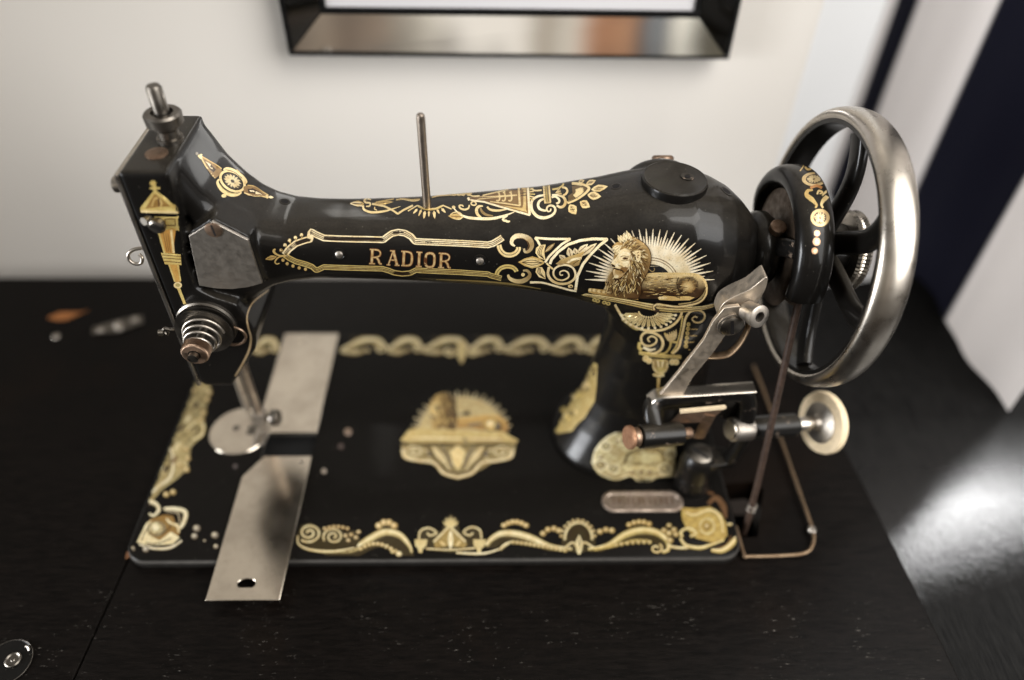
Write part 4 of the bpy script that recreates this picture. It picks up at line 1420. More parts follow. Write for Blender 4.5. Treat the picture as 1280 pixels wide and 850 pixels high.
# ---- sceptre on the front of the head
scp = Decal(BVH_BODY)
T5 = lambda pts: zz(160, 215, 4.86, pts)
scp.disc(T5([(152, 68)])[0], 4, 3.4, YELL)
scp.stroke(T5([(132, 98), (195, 98)]), 2.6, YELL, smooth=False)
scp.stroke(T5([(160, 80), (163, 110)]), 4.5, YELL, smooth=False)
scp.fill(T5([(163, 105), (320, 225), (315, 248), (75, 238), (76, 215)]), YELL)
scp.fill(T5([(163, 130), (285, 220), (105, 222)]), (.33, .20, .06))
scp.stroke(T5([(145, 210), (160, 165), (180, 160), (205, 190), (190, 215)]), 2.4, GOLD)
scp.stroke(T5([(185, 160), (190, 210)]), 2.4, BRWN, smooth=False)
scp.stroke(T5([(78, 238), (322, 246)]), 3.2, PALE, smooth=False)
scp.fill(T5([(160, 270), (305, 266), (310, 358), (270, 362), (210, 345), (170, 320)]), YELL)
scp.stroke(T5([(225, 285), (285, 283), (288, 325), (228, 322), (225, 285)]), 1.3, BRWN, smooth=False)
scp.fill(T5([(185, 370), (270, 340), (292, 340), (285, 495), (222, 490)]), (.52, .28, .07))
scp.stroke(T5([(188, 370), (222, 490)]), 2.4, YELL, smooth=False)
scp.stroke(T5([(262, 350), (278, 490)]), 2.8, PALE, smooth=False)
for k in range(3):
    scp.stroke(T5([(215+k*14, 372), (238+k*10, 485)]), .9, BRWN, smooth=False)
scp.fill(T5([(200, 490), (320, 500), (325, 565), (225, 560)]), YELL)
for y in (508, 526, 546):
    scp.stroke(T5([(205+(y-500)*.3, y-5), (322, y+4)]), 1.0, BRWN, smooth=False)
scp.fill(T5([(245, 560), (310, 562), (322, 665), (285, 668)]), (.56, .33, .09))
scp.stroke(T5([(250, 562), (285, 665)]), 1.8, YELL, smooth=False)
scp.stroke(T5([(303, 565), (320, 660)]), 1.8, YELL, smooth=False)
scp.disc(T5([(303, 687)])[0], 5.2, 4.2, PALE)
scp.disc(T5([(303, 686)])[0], 3.0, 2.2, OLIV)
scp.stroke(T5([(308, 705), (345, 800)]), [4, 3.2], YELL, smooth=False)
scp.build('sceptre_ornament', body)

# ---- thin gilt line along the underside of the arch
pin = Decal(BVH_BODY)
pin.stroke([(294, 470), (303, 455), (311.5, 437), (313.6, 422), (310, 408), (308.6, 397), (311, 387), (317, 377), (331, 366), (347, 356), (368, 351.6), (392, 349)], [2, 2.6, 2.8, 2.8, 2.4, 2, 2, 1.8, 1.6, 1.4, 1.2, .8], (.34, .26, .16))
pin.build('gilt_line', body)
pin = Decal(BVH_BODY)
pin.stroke([(545, 349), (600, 351.4), (640, 355), (676, 361)], [.6, 1.6, 2.2, 1], (.22, .17, .06))
pin.build('gilt_line', body)

# ---- pillar foot ornaments
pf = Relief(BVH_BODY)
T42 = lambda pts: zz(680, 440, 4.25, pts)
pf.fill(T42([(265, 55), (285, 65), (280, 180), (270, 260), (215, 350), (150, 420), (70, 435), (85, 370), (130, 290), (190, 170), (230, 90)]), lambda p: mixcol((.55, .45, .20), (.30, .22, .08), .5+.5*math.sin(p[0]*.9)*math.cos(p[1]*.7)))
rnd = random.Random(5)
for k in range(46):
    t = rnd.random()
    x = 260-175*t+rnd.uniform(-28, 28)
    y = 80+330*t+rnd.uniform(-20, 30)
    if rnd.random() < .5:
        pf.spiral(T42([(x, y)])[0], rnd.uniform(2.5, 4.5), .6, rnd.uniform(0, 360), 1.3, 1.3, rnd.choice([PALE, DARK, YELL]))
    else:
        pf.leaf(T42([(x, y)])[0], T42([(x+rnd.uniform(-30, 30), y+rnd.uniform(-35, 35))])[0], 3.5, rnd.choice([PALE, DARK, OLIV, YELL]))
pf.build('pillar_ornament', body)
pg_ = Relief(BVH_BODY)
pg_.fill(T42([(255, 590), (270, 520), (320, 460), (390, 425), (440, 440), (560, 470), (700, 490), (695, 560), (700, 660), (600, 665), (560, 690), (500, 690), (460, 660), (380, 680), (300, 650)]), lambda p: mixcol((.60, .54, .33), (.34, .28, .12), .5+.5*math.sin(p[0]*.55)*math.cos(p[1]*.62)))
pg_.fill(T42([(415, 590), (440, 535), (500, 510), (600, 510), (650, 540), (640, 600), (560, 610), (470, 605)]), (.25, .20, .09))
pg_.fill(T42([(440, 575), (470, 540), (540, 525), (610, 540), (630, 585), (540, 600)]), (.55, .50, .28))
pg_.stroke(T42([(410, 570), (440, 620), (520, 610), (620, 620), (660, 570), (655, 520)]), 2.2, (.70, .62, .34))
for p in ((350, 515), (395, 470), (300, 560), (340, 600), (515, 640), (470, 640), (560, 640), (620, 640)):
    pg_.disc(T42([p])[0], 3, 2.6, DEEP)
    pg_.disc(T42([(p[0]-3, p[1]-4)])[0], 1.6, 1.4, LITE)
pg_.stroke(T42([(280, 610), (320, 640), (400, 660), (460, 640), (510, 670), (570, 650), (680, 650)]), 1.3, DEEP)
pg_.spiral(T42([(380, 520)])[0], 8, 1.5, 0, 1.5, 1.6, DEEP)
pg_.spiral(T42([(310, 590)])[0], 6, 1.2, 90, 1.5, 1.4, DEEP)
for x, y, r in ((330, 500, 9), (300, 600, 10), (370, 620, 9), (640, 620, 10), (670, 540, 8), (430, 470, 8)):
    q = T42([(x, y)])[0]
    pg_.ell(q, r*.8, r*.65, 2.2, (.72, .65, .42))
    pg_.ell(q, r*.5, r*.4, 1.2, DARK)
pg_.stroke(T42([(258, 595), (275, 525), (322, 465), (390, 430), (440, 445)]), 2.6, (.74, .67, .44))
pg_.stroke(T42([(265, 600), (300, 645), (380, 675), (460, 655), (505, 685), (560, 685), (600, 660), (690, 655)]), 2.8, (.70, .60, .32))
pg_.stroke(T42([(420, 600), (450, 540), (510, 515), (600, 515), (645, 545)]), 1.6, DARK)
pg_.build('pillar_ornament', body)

# ---- belt guard ornament
gd_ = Decal(BVH_GUARD)
T65 = lambda pts: zz(980, 195, 6.54, pts)
for c, rx, ry in (((246, 190), 100, 58), ((294, 505), 78, 72)):
    q = T65([c])[0]
    gd_.disc(q, rx/6.54, ry/6.54, (.60, .46, .24), 0, 28)
    gd_.disc(q, rx*.68/6.54, ry*.68/6.54, DARK, 0, 24)
    for k in range(13):
        a = 2*PI*k/13
        gd_.leaf((q[0]+rx*.10/6.54*math.cos(a), q[1]+ry*.10/6.54*math.sin(a)), (q[0]+rx*.63/6.54*math.cos(a), q[1]+ry*.63/6.54*math.sin(a)), 2.0 if rx > 90 else 1.7, (.62, .50, .28), None, .7)
gd_.stroke(T65([(215, 262), (265, 245), (310, 262)]), 3.4, (.52, .26, .10))
gd_.stroke(T65([(235, 280), (195, 285), (185, 320), (225, 355), (265, 400), (255, 425)]), [2, 4, 5.5, 6, 3.6, 2], GOLD)
gd_.stroke(T65([(310, 325), (350, 290), (355, 325), (320, 365), (305, 400), (320, 425)]), [1.5, 3, 5, 5.5, 3.6, 2], PALE)
gd_.stroke(T65([(270, 315), (285, 285), (315, 300), (290, 310)]), [2, 2.6, 2.4, 1.4], PALE)
gd_.stroke(T65([(130, 125), (155, 90), (160, 70)]), 1.6, GOLD)
gd_.stroke(T65([(165, 75), (190, 110), (245, 105)]), [2, 3, 1.6], GOLD)
gd_.stroke(T65([(185, 80), (220, 100)]), 1.6, PALE)
for p, rx in (((270, 632), 25), ((265, 700), 32), ((250, 775), 26)):
    q = T65([p])[0]
    gd_.disc(q, rx/6.54, rx*1.05/6.54, (.66, .42, .26))
    gd_.disc((q[0]+.6, q[1]+.3), rx*.55/6.54, rx*.6/6.54, LITE)
gd_.build('guard_ornament', guard)

# ---- borders of the bed (printed flat on its top)
def acanthus(d, rev=False, P=None, s=1.0):
    """a long S-shaped acanthus wave in picture pixels; P maps local (0..300, 0..80)"""
    G = (.62, .52, .25)
    d.fill(P([(0, 66), (40, 62), (80, 54), (125, 32), (165, 18), (205, 22), (240, 48), (246, 68), (215, 72), (195, 56), (165, 48), (130, 56), (95, 68), (40, 74)]), (.040, .030, .011))
    d.stroke(P([(0, 62), (35, 60), (80, 56), (125, 38), (165, 26), (205, 30), (232, 48), (240, 62)]), [2.4, 4.4, 7.4, 10, 10.6, 9.6, 7, 3], G)
    d.stroke(P([(20, 60), (80, 54), (125, 36), (165, 24), (205, 28), (230, 46)]), 1.5, (.80, .72, .46))
    d.stroke(P([(60, 60), (125, 44), (165, 32), (205, 38), (225, 56)]), 1.1, DARK)
    for k in range(9):
        t = k/8
        d.disc(P([(100+t*95, 62-16*math.sin(PI*(t*.8+.15)))])[0], 2.9*s, 2.7*s, (.62, .49, .23))
    for k in range(4):
        d.disc(P([(150+k*14, 14-4*math.sin(PI*k/3)*1.6)])[0], 4.4*s, 4.2*s, (.60, .45, .20))
    d.disc(P([(205, 64)])[0], 4*s, 3.4*s, (.72, .62, .36))
    d.disc(P([(188, 60)])[0], 3*s, 2.6*s, (.62, .52, .26))


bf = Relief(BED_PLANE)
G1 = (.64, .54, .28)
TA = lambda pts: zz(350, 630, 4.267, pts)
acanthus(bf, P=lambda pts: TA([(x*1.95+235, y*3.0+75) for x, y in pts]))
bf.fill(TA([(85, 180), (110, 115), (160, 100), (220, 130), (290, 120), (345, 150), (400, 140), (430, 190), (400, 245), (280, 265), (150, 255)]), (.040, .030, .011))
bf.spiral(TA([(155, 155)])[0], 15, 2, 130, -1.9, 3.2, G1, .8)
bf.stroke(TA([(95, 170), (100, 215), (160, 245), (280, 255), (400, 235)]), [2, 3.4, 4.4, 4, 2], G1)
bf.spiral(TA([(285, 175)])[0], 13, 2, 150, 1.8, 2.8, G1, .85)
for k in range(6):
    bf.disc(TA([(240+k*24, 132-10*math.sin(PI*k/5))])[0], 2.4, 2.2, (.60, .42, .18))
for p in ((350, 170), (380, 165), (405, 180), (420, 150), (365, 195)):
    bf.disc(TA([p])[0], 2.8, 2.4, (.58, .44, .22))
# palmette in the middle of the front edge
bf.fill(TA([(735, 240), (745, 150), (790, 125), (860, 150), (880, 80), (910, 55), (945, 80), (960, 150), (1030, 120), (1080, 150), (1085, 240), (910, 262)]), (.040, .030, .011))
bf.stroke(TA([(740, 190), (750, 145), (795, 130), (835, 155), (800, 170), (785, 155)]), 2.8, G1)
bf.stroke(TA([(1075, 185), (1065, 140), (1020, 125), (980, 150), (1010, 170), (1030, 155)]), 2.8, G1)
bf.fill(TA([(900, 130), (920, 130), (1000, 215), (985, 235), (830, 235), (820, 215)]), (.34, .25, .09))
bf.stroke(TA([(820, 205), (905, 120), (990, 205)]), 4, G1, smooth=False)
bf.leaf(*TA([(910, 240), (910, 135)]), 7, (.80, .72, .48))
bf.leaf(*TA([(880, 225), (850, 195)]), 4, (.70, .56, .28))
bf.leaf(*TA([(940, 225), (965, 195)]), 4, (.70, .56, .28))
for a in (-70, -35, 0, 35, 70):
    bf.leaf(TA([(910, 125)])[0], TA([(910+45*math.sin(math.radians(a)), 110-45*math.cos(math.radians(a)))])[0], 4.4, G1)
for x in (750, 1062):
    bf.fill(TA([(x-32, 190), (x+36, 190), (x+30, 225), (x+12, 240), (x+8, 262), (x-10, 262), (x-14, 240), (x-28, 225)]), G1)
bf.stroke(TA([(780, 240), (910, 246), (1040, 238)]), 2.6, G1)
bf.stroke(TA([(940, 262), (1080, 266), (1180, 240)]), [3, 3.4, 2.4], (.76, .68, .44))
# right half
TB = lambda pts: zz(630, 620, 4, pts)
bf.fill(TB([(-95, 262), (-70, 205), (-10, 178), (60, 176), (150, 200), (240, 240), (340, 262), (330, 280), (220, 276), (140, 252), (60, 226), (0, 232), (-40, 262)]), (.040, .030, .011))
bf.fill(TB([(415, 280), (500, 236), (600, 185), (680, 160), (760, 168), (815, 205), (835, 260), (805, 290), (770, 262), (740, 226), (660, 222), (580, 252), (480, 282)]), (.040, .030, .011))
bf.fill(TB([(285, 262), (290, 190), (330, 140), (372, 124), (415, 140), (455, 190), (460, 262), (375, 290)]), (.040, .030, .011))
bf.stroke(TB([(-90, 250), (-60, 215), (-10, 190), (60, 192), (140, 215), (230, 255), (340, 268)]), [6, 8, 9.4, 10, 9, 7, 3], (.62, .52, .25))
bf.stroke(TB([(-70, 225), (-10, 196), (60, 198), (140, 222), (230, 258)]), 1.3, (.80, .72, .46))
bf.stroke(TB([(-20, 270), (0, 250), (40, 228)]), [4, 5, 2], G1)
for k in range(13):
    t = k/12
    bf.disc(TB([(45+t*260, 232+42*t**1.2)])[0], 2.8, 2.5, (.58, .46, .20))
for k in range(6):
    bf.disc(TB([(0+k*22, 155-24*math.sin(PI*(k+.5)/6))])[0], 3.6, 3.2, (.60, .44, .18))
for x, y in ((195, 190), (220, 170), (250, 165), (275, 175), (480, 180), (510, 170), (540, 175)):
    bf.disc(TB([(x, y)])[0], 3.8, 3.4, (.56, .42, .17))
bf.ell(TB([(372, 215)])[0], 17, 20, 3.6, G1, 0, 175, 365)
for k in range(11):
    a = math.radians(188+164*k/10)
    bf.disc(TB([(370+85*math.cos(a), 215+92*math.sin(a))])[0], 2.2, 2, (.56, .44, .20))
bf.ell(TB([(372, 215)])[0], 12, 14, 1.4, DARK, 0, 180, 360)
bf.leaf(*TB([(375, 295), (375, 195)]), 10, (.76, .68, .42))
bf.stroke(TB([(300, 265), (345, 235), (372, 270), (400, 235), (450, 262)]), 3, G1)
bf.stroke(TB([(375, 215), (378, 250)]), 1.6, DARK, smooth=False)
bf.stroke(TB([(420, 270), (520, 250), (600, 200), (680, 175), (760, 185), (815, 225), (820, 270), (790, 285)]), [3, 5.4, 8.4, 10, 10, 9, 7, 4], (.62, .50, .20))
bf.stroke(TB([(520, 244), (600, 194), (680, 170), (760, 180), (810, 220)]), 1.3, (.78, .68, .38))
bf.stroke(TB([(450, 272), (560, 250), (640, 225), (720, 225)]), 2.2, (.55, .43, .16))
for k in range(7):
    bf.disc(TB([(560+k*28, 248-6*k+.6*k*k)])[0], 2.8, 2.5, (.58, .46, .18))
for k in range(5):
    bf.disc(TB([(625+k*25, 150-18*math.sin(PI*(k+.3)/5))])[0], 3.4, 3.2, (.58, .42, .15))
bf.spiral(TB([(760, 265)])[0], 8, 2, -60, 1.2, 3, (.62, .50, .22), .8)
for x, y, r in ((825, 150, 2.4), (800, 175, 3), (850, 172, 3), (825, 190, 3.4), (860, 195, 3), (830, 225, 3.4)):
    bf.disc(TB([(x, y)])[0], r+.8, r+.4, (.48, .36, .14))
# corner flower on the right
YG = (.58, .44, .14)
bf.fill(TB([(885, 60), (960, 65), (1030, 55), (1085, 90), (1110, 140), (1115, 200), (1090, 230), (1040, 235), (960, 215), (915, 170), (890, 120)]), lambda p: mixcol((.36, .25, .08), YG, .5+.5*math.sin(p[0]*.45)*math.sin(p[1]*.5)))
bf.stroke(TB([(905, 85), (950, 100), (1030, 75), (1080, 110), (1095, 190)]), [4, 5.5, 6, 5.5, 3], (.66, .52, .20))
bf.ell(TB([(1015, 155)])[0], 9, 9.5, 3, (.62, .50, .20))
bf.disc(TB([(1015, 155)])[0], 4.2, 4.2, (.42, .30, .10))
bf.stroke(TB([(890, 210), (885, 180), (925, 165), (960, 190), (930, 205)]), 4, (.66, .54, .22))
bf.stroke(TB([(880, 215), (910, 250), (980, 262), (1040, 245), (1100, 225)]), [4, 5, 5.5, 4, 2], (.62, .50, .20))
bf.stroke(TB([(1035, 275), (1090, 275), (1140, 240), (1160, 190), (1140, 150), (1115, 145)]), [4.5, 7, 8.6, 8, 6, 3], (.62, .49, .19))
bf.stroke(TB([(1060, 262), (1110, 245), (1135, 200)]), 1.3, BRWN)
bf.stroke(TB([(830, 255), (870, 262), (920, 262)]), 4, G1)
bf.build('front_border', bed)

br_ = Decal(BED_PLANE)
for pts, w, c in (([(1020, 40), (1060, 10), (1095, 50), (1110, 110)], [4, 7, 8, 3], (.16, .085, .04)), ([(960, 5), (1000, -20), (1050, -10)], [3, 5, 3], (.14, .07, .03))):
    br_.stroke(TB(pts), w, c)
br_.build('worn_patch', bed)

# left border with its corner flower
bl = Relief(BED_PLANE)
TC_ = lambda pts: zz(140, 460, 3.54, pts)
GL = (.52, .45, .25)
bl.fill(TC_([(150, 600), (160, 530), (205, 460), (212, 360), (260, 270), (300, 170), (335, 110), (355, 30), (400, 20), (440, 90), (420, 170), (412, 250), (390, 310), (350, 350), (340, 440), (290, 490), (220, 540), (170, 600)]), lambda p: mixcol((.16, .13, .055), (.46, .39, .20), .5+.5*math.sin(p[1]*.5)*math.cos(p[0]*.45)))
bl.stroke(TC_([(150, 585), (165, 540), (215, 490), (265, 450), (300, 420), (300, 370), (265, 330), (275, 270), (330, 220), (370, 150), (400, 90), (375, 20)]), [8, 10, 13, 16, 18, 20, 22, 22, 22, 20, 17, 12], lambda p: mixcol((.36, .30, .14), (.50, .42, .22), .5+.5*math.sin(p[1]*.35)))
bl.stroke(TC_([(150, 590), (200, 530), (260, 480), (270, 400), (250, 320), (280, 250)]), 4.4, (.68, .62, .42))
bl.stroke(TC_([(225, 450), (230, 380), (260, 310), (290, 240)]), 2.2, (.64, .58, .36))
bl.stroke(TC_([(240, 480), (262, 400), (246, 330), (270, 262)]), 1.4, DARK)
bl.stroke(TC_([(330, 280), (370, 240), (405, 255), (395, 300), (355, 320)]), 4.6, (.56, .47, .22))
bl.stroke(TC_([(345, 270), (375, 262), (380, 290)]), 2, DARK)
for p in ((330, 360), (335, 400), (300, 430), (330, 450), (200, 470), (180, 500), (240, 560), (270, 550), (430, 110), (420, 140), (345, 60), (360, 100), (310, 200), (405, 200), (255, 300), (395, 230)):
    bl.disc(TC_([p])[0], 3.8, 3.6, (.52, .40, .17))
for p in ((350, 210), (320, 250), (300, 330), (290, 390), (250, 430), (385, 150), (360, 70)):
    bl.leaf(TC_([p])[0], TC_([(p[0]-25, p[1]+34)])[0], 5, random.choice([DARK, (.66, .58, .36), BRWN]))
bl.stroke(TC_([(110, 700), (105, 650), (130, 605), (180, 595), (208, 625), (185, 655), (165, 645)]), [4, 6, 7, 7, 6, 4.6, 3], (.66, .60, .40))
bl.stroke(TC_([(118, 690), (118, 650), (145, 615), (180, 605)]), 1, DARK)
bl.fill(TC_([(125, 770), (150, 700), (170, 670), (230, 650), (270, 655), (300, 730), (280, 770), (200, 775)]), (.26, .155, .045))
bl.fill(TC_([(110, 772), (150, 690), (175, 670), (160, 735), (210, 765), (260, 725), (300, 750), (270, 780), (200, 785), (150, 782)]), (.74, .66, .42))
bl.disc(TC_([(198, 712)])[0], 11, 9, (.60, .55, .34))
bl.stroke(TC_([(175, 700), (180, 735), (205, 725), (225, 700), (205, 690)]), 1.5, DEEP)
bl.stroke(TC_([(230, 625), (280, 625), (325, 640), (315, 690), (290, 720)]), [5, 6, 6.5, 6, 4], (.70, .65, .45))
bl.stroke(TC_([(240, 640), (290, 645), (300, 690)]), [2, 4, 3], DARK)
bl.stroke(TC_([(240, 668), (262, 690), (290, 700), (296, 730)]), [3, 5, 5, 3], (.66, .55, .30))
bl.stroke(TC_([(130, 765), (150, 720), (172, 690)]), 1.2, DARK)
bl.stroke(TC_([(150, 775), (200, 778), (262, 755)]), 1.3, DARK)
bl.stroke(TC_([(220, 735), (250, 715), (262, 690)]), 1.2, DARK)
bl.stroke(TC_([(120, 782), (190, 800), (260, 795), (310, 765)]), [2.4, 4, 4.4, 2.6], (.60, .56, .42))
bl.stroke(TC_([(50, 770), (60, 725), (95, 705)]), [4, 7, 4], (.58, .54, .40))
for p, r in (((90, 800), 3.6), (((150, 803)), 4), ((375, 710), 4.6), ((365, 745), 4), ((455, 740), 4.4), ((460, 790), 3.2), ((410, 765), 1.8)):
    bl.disc(TC_([p])[0], r, r*.9, (.30, .28, .24))
bl.build('left_border', bed)

# border along the back edge
for x0, x1 in ((316, 348), (426, 768)):
    bb = Relief(BED_PLANE)
    Decal.stroke(bb, [(x0, 433), ((x0+x1)/2, 432), (x1, 433)], 15, (.24, .195, .09), smooth=False)
    x = x0
    i = 0
    while x < x1-8:
        L0 = min(58 if i % 2 == 0 else 44, x1-x)
        bb.stroke([(x, 438), (x+L0*.2, 433), (x+L0*.5, 426), (x+L0*.8, 427), (x+L0, 436)], [4, 9, 12, 11, 5], (.42, .35, .17))
        bb.stroke([(x, 440), (x+L0*.35, 441), (x+L0*.6, 437)], [4, 7, 3], (.37, .30, .14))
        bb.spiral((x+L0*.84, 437), 7, 1.4, 200, 1.3, 3, (.46, .38, .19), .7)
        for k in range(5):
            bb.disc((x+L0*(.25+.11*k), 420-2.6*math.sin(PI*k/4)), 3, 2.4, (.52, .40, .19))
        for k in range(4):
            bb.disc((x+L0*(.3+.1*k), 438+k % 2), 2, 1.7, (.44, .34, .15))
        x += L0
        i += 1
    if x0 > 400:
        bb.leaf((577, 426), (577, 456), 13, (.58, .48, .24))
        bb.spiral((562, 440), 8, 1.5, 0, 1.3, 3.4, (.58, .48, .24), .7)
        bb.spiral((592, 440), 8, 1.5, 180, -1.3, 3.4, (.58, .48, .24), .7)
    bb.build('back_border', bed)

# lion medallion in the middle of the bed
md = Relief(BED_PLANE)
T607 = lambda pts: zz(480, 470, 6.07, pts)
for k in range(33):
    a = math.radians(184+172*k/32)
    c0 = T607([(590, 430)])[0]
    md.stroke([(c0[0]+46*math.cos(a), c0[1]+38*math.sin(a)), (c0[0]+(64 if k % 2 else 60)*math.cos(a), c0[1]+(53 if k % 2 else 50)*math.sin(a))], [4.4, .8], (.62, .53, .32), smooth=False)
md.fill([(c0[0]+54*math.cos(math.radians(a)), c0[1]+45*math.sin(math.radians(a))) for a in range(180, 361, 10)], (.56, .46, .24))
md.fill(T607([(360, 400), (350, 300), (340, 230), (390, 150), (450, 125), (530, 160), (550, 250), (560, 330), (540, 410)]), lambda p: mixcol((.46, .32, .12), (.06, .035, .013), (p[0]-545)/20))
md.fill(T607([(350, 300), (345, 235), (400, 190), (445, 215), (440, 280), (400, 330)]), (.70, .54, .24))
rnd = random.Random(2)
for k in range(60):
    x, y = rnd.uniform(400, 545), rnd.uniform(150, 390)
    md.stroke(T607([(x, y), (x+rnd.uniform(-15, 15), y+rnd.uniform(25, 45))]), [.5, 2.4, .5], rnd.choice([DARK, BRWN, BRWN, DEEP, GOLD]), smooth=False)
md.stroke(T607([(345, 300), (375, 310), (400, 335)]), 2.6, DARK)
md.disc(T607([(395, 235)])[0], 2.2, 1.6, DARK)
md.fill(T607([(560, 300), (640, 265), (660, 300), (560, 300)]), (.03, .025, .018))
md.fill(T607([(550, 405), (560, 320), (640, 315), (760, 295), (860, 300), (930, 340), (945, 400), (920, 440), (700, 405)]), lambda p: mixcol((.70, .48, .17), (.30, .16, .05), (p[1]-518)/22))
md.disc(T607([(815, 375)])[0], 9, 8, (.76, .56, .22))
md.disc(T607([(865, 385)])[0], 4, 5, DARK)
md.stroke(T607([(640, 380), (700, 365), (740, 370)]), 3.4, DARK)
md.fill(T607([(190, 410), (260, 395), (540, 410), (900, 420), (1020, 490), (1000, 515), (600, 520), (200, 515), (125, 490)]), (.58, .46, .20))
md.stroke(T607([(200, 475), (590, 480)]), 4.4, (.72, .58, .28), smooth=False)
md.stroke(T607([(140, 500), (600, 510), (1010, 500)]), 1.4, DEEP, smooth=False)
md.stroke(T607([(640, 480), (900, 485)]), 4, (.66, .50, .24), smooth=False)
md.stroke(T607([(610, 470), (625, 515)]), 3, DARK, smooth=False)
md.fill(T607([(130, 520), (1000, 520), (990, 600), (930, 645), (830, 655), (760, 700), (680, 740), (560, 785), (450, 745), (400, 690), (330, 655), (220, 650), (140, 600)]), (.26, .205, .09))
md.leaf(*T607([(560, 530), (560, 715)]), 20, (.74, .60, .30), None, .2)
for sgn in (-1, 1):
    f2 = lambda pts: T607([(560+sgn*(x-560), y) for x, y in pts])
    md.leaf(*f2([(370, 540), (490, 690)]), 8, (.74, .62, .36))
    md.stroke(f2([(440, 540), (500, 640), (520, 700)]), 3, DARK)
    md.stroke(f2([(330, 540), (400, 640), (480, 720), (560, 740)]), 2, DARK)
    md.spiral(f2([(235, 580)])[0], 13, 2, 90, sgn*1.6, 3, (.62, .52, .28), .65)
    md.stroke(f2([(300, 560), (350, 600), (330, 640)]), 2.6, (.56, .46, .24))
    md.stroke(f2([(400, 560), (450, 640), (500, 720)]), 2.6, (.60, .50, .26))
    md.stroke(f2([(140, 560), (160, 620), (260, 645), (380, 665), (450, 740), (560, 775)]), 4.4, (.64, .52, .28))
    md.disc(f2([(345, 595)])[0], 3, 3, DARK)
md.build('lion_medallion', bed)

# chips in the enamel of the bed
for p, r, c in (((435, 540), 5, (.20, .15, .12)), ((405, 589), 3.6, (.24, .21, .18)), ((426, 558), 4, (.05, .035, .032)), ((294, 583), 3.2, (.07, .06, .06))):
    wc = Decal(BED_PLANE)
    wc.disc(p, r, r, c)
    wc.build('enamel_chip', bed)
# ------------------------------------------------------------------ things of their own around the machine
def bld(mb, name, mat, label, cat, parent=None, **kw):
    o = mb.build(name, mat, parent, **kw)
    tag(o, label, cat)
    return o


# leather drive belt over the pulley and down through the table
bp = []
for k in range(25):
    a = math.radians(184-188*k/24)
    bp.append((PX, 31.5*math.cos(a), PZ+31.5*math.sin(a)))
bp = [(193.5, -72.5, -14), (193.6, -71.0, 0), (194.0, -66, 25), (194.6, -52, 80), (PX, -36, 140)] + bp[1:-1] + [(PX, 36, 140), (194.6, 50, 80), (194, 60, 20)]
bld(MB().tube(smooth_path(bp, 4), 2.0, 12), 'drive_belt', M['leather'], 'round brown leather belt running from the pulley down into the table', 'belt')

clip = MB()
for k in range(2):
    c_ = Vector((193.72, -69.6+.9*k*0, 8.5+4.2*k))
    clip.tube([tuple(c_+Vector((2.5*math.cos(2*PI*j/20), 2.5*math.sin(2*PI*j/20), .15*math.sin(4*PI*j/20)))) for j in range(20)], .42, 8, closed=True)
    if k == 0:
        clip.tube([(193.72, -72.2, 8.4), (193.72, -71.9, 12.8)], .42, 8)
clip.build('belt_clip', M['nickel_dull'], bpy.data.objects['drive_belt'])

# wire loop lying on the table beside the bed
wpts = [(186.2, -74, -4), (186.4, -93.5, -3.6), (190, -95, -3.6), (212, -94.5, -3.6), (224, -93, -3.4), (230, -88, -3.2), (233.2, -79, -2.8), (233.4, -60, -2.6), (233.2, 0, -2.2), (233.0, 40, -2.2), (232.5, 66, -3)]
wl = empty('wire_loop', (0, 0, 0))
tag(wl, 'thin brassy wire loop lying on the table right of the machine bed', 'wire')
MB().tube(smooth_path(wpts, 8), 1.1, 10).build('rod', M['wire'], wl)
MB().lathe([(0, .3), (1, 2.6), (3, 2.8), (4.4, 1.6)], (232.7, -77.5, -5.0), (0, 0, 1), 16).build('bend_eye', M['nickel'], wl)

# ---- table
M['wood'] = wood_mat('black_stained_wood')
M['leaf'] = None
table = tag(empty('table'), 'black stained wooden sewing table under the machine', 'table')
ZT = -6.5
TH = 20


def board(name, poly, z, th, mat, bev=1.0):
    return MB().prism(poly, 'z', z-th, z).build(name, mat, table, bev, 3)


main = board('table_top', [(-184.2, -91), (-192.6, -240), (-196, -330), (305, -330), (291.8, -240), (286.6, -168), (281.2, -60.5), (277.5, -5), (273, 60), (265, 176), (-184.2, 176)], ZT, TH, M['wood'])
cut(main, MB().prism([(187.5, -80), (199, -80), (212, -44), (206, -38), (187.5, -40)], 'z', -60, 10))
main.parent = table
main.data.set_sharp_from_angle(angle=math.radians(40))
board('table_leaf', [(-185.1, -91), (-193.5, -240), (-196.9, -330), (-620, -330), (-620, 176), (-185.1, 176)], ZT, TH, M['wood'])
# recess floor under the belt hole
MB().box((180, -90, -60), (220, -30, -58)).build('belt_hole_floor', plain('hole_black', (.003, .003, .003), .9), table)

# right-hand drop leaf, a little lower, polished
m, nt, b = new_mat('polished_black_lacquer')
vec, g = coords(nt)
st, _ = coords(nt, (260, 16, 30))
n1 = noise(nt, st, 5, 5, .6)
n2 = noise(nt, vec, 60, 4, .65)
nt.links.new(mixc(nt, mrange(nt, n1.outputs[0], .35, .7, 0, 1), (.0035, .0035, .0035), (.012, .0115, .011)), b.inputs['Base Color'])
ly_ = nd(nt, 'ShaderNodeSeparateXYZ')
nt.links.new(vec, ly_.inputs[0])
worn = mrange(nt, ly_.outputs[1], -.045, .035, 0, 1)          # the far half has lost its polish
nt.links.new(fmath(nt, 'ADD', mrange(nt, n2.outputs[0], .3, .7, .06, .10), fmath(nt, 'MULTIPLY', worn, .5), True), b.inputs['Roughness'])
nt.links.new(mrange(nt, worn, 0, 1, .42, .03), b.inputs['Specular IOR Level'])
bpn = nd(nt, 'ShaderNodeBump')
bpn.inputs['Strength'].default_value = .1
bpn.inputs['Distance'].default_value = .0012
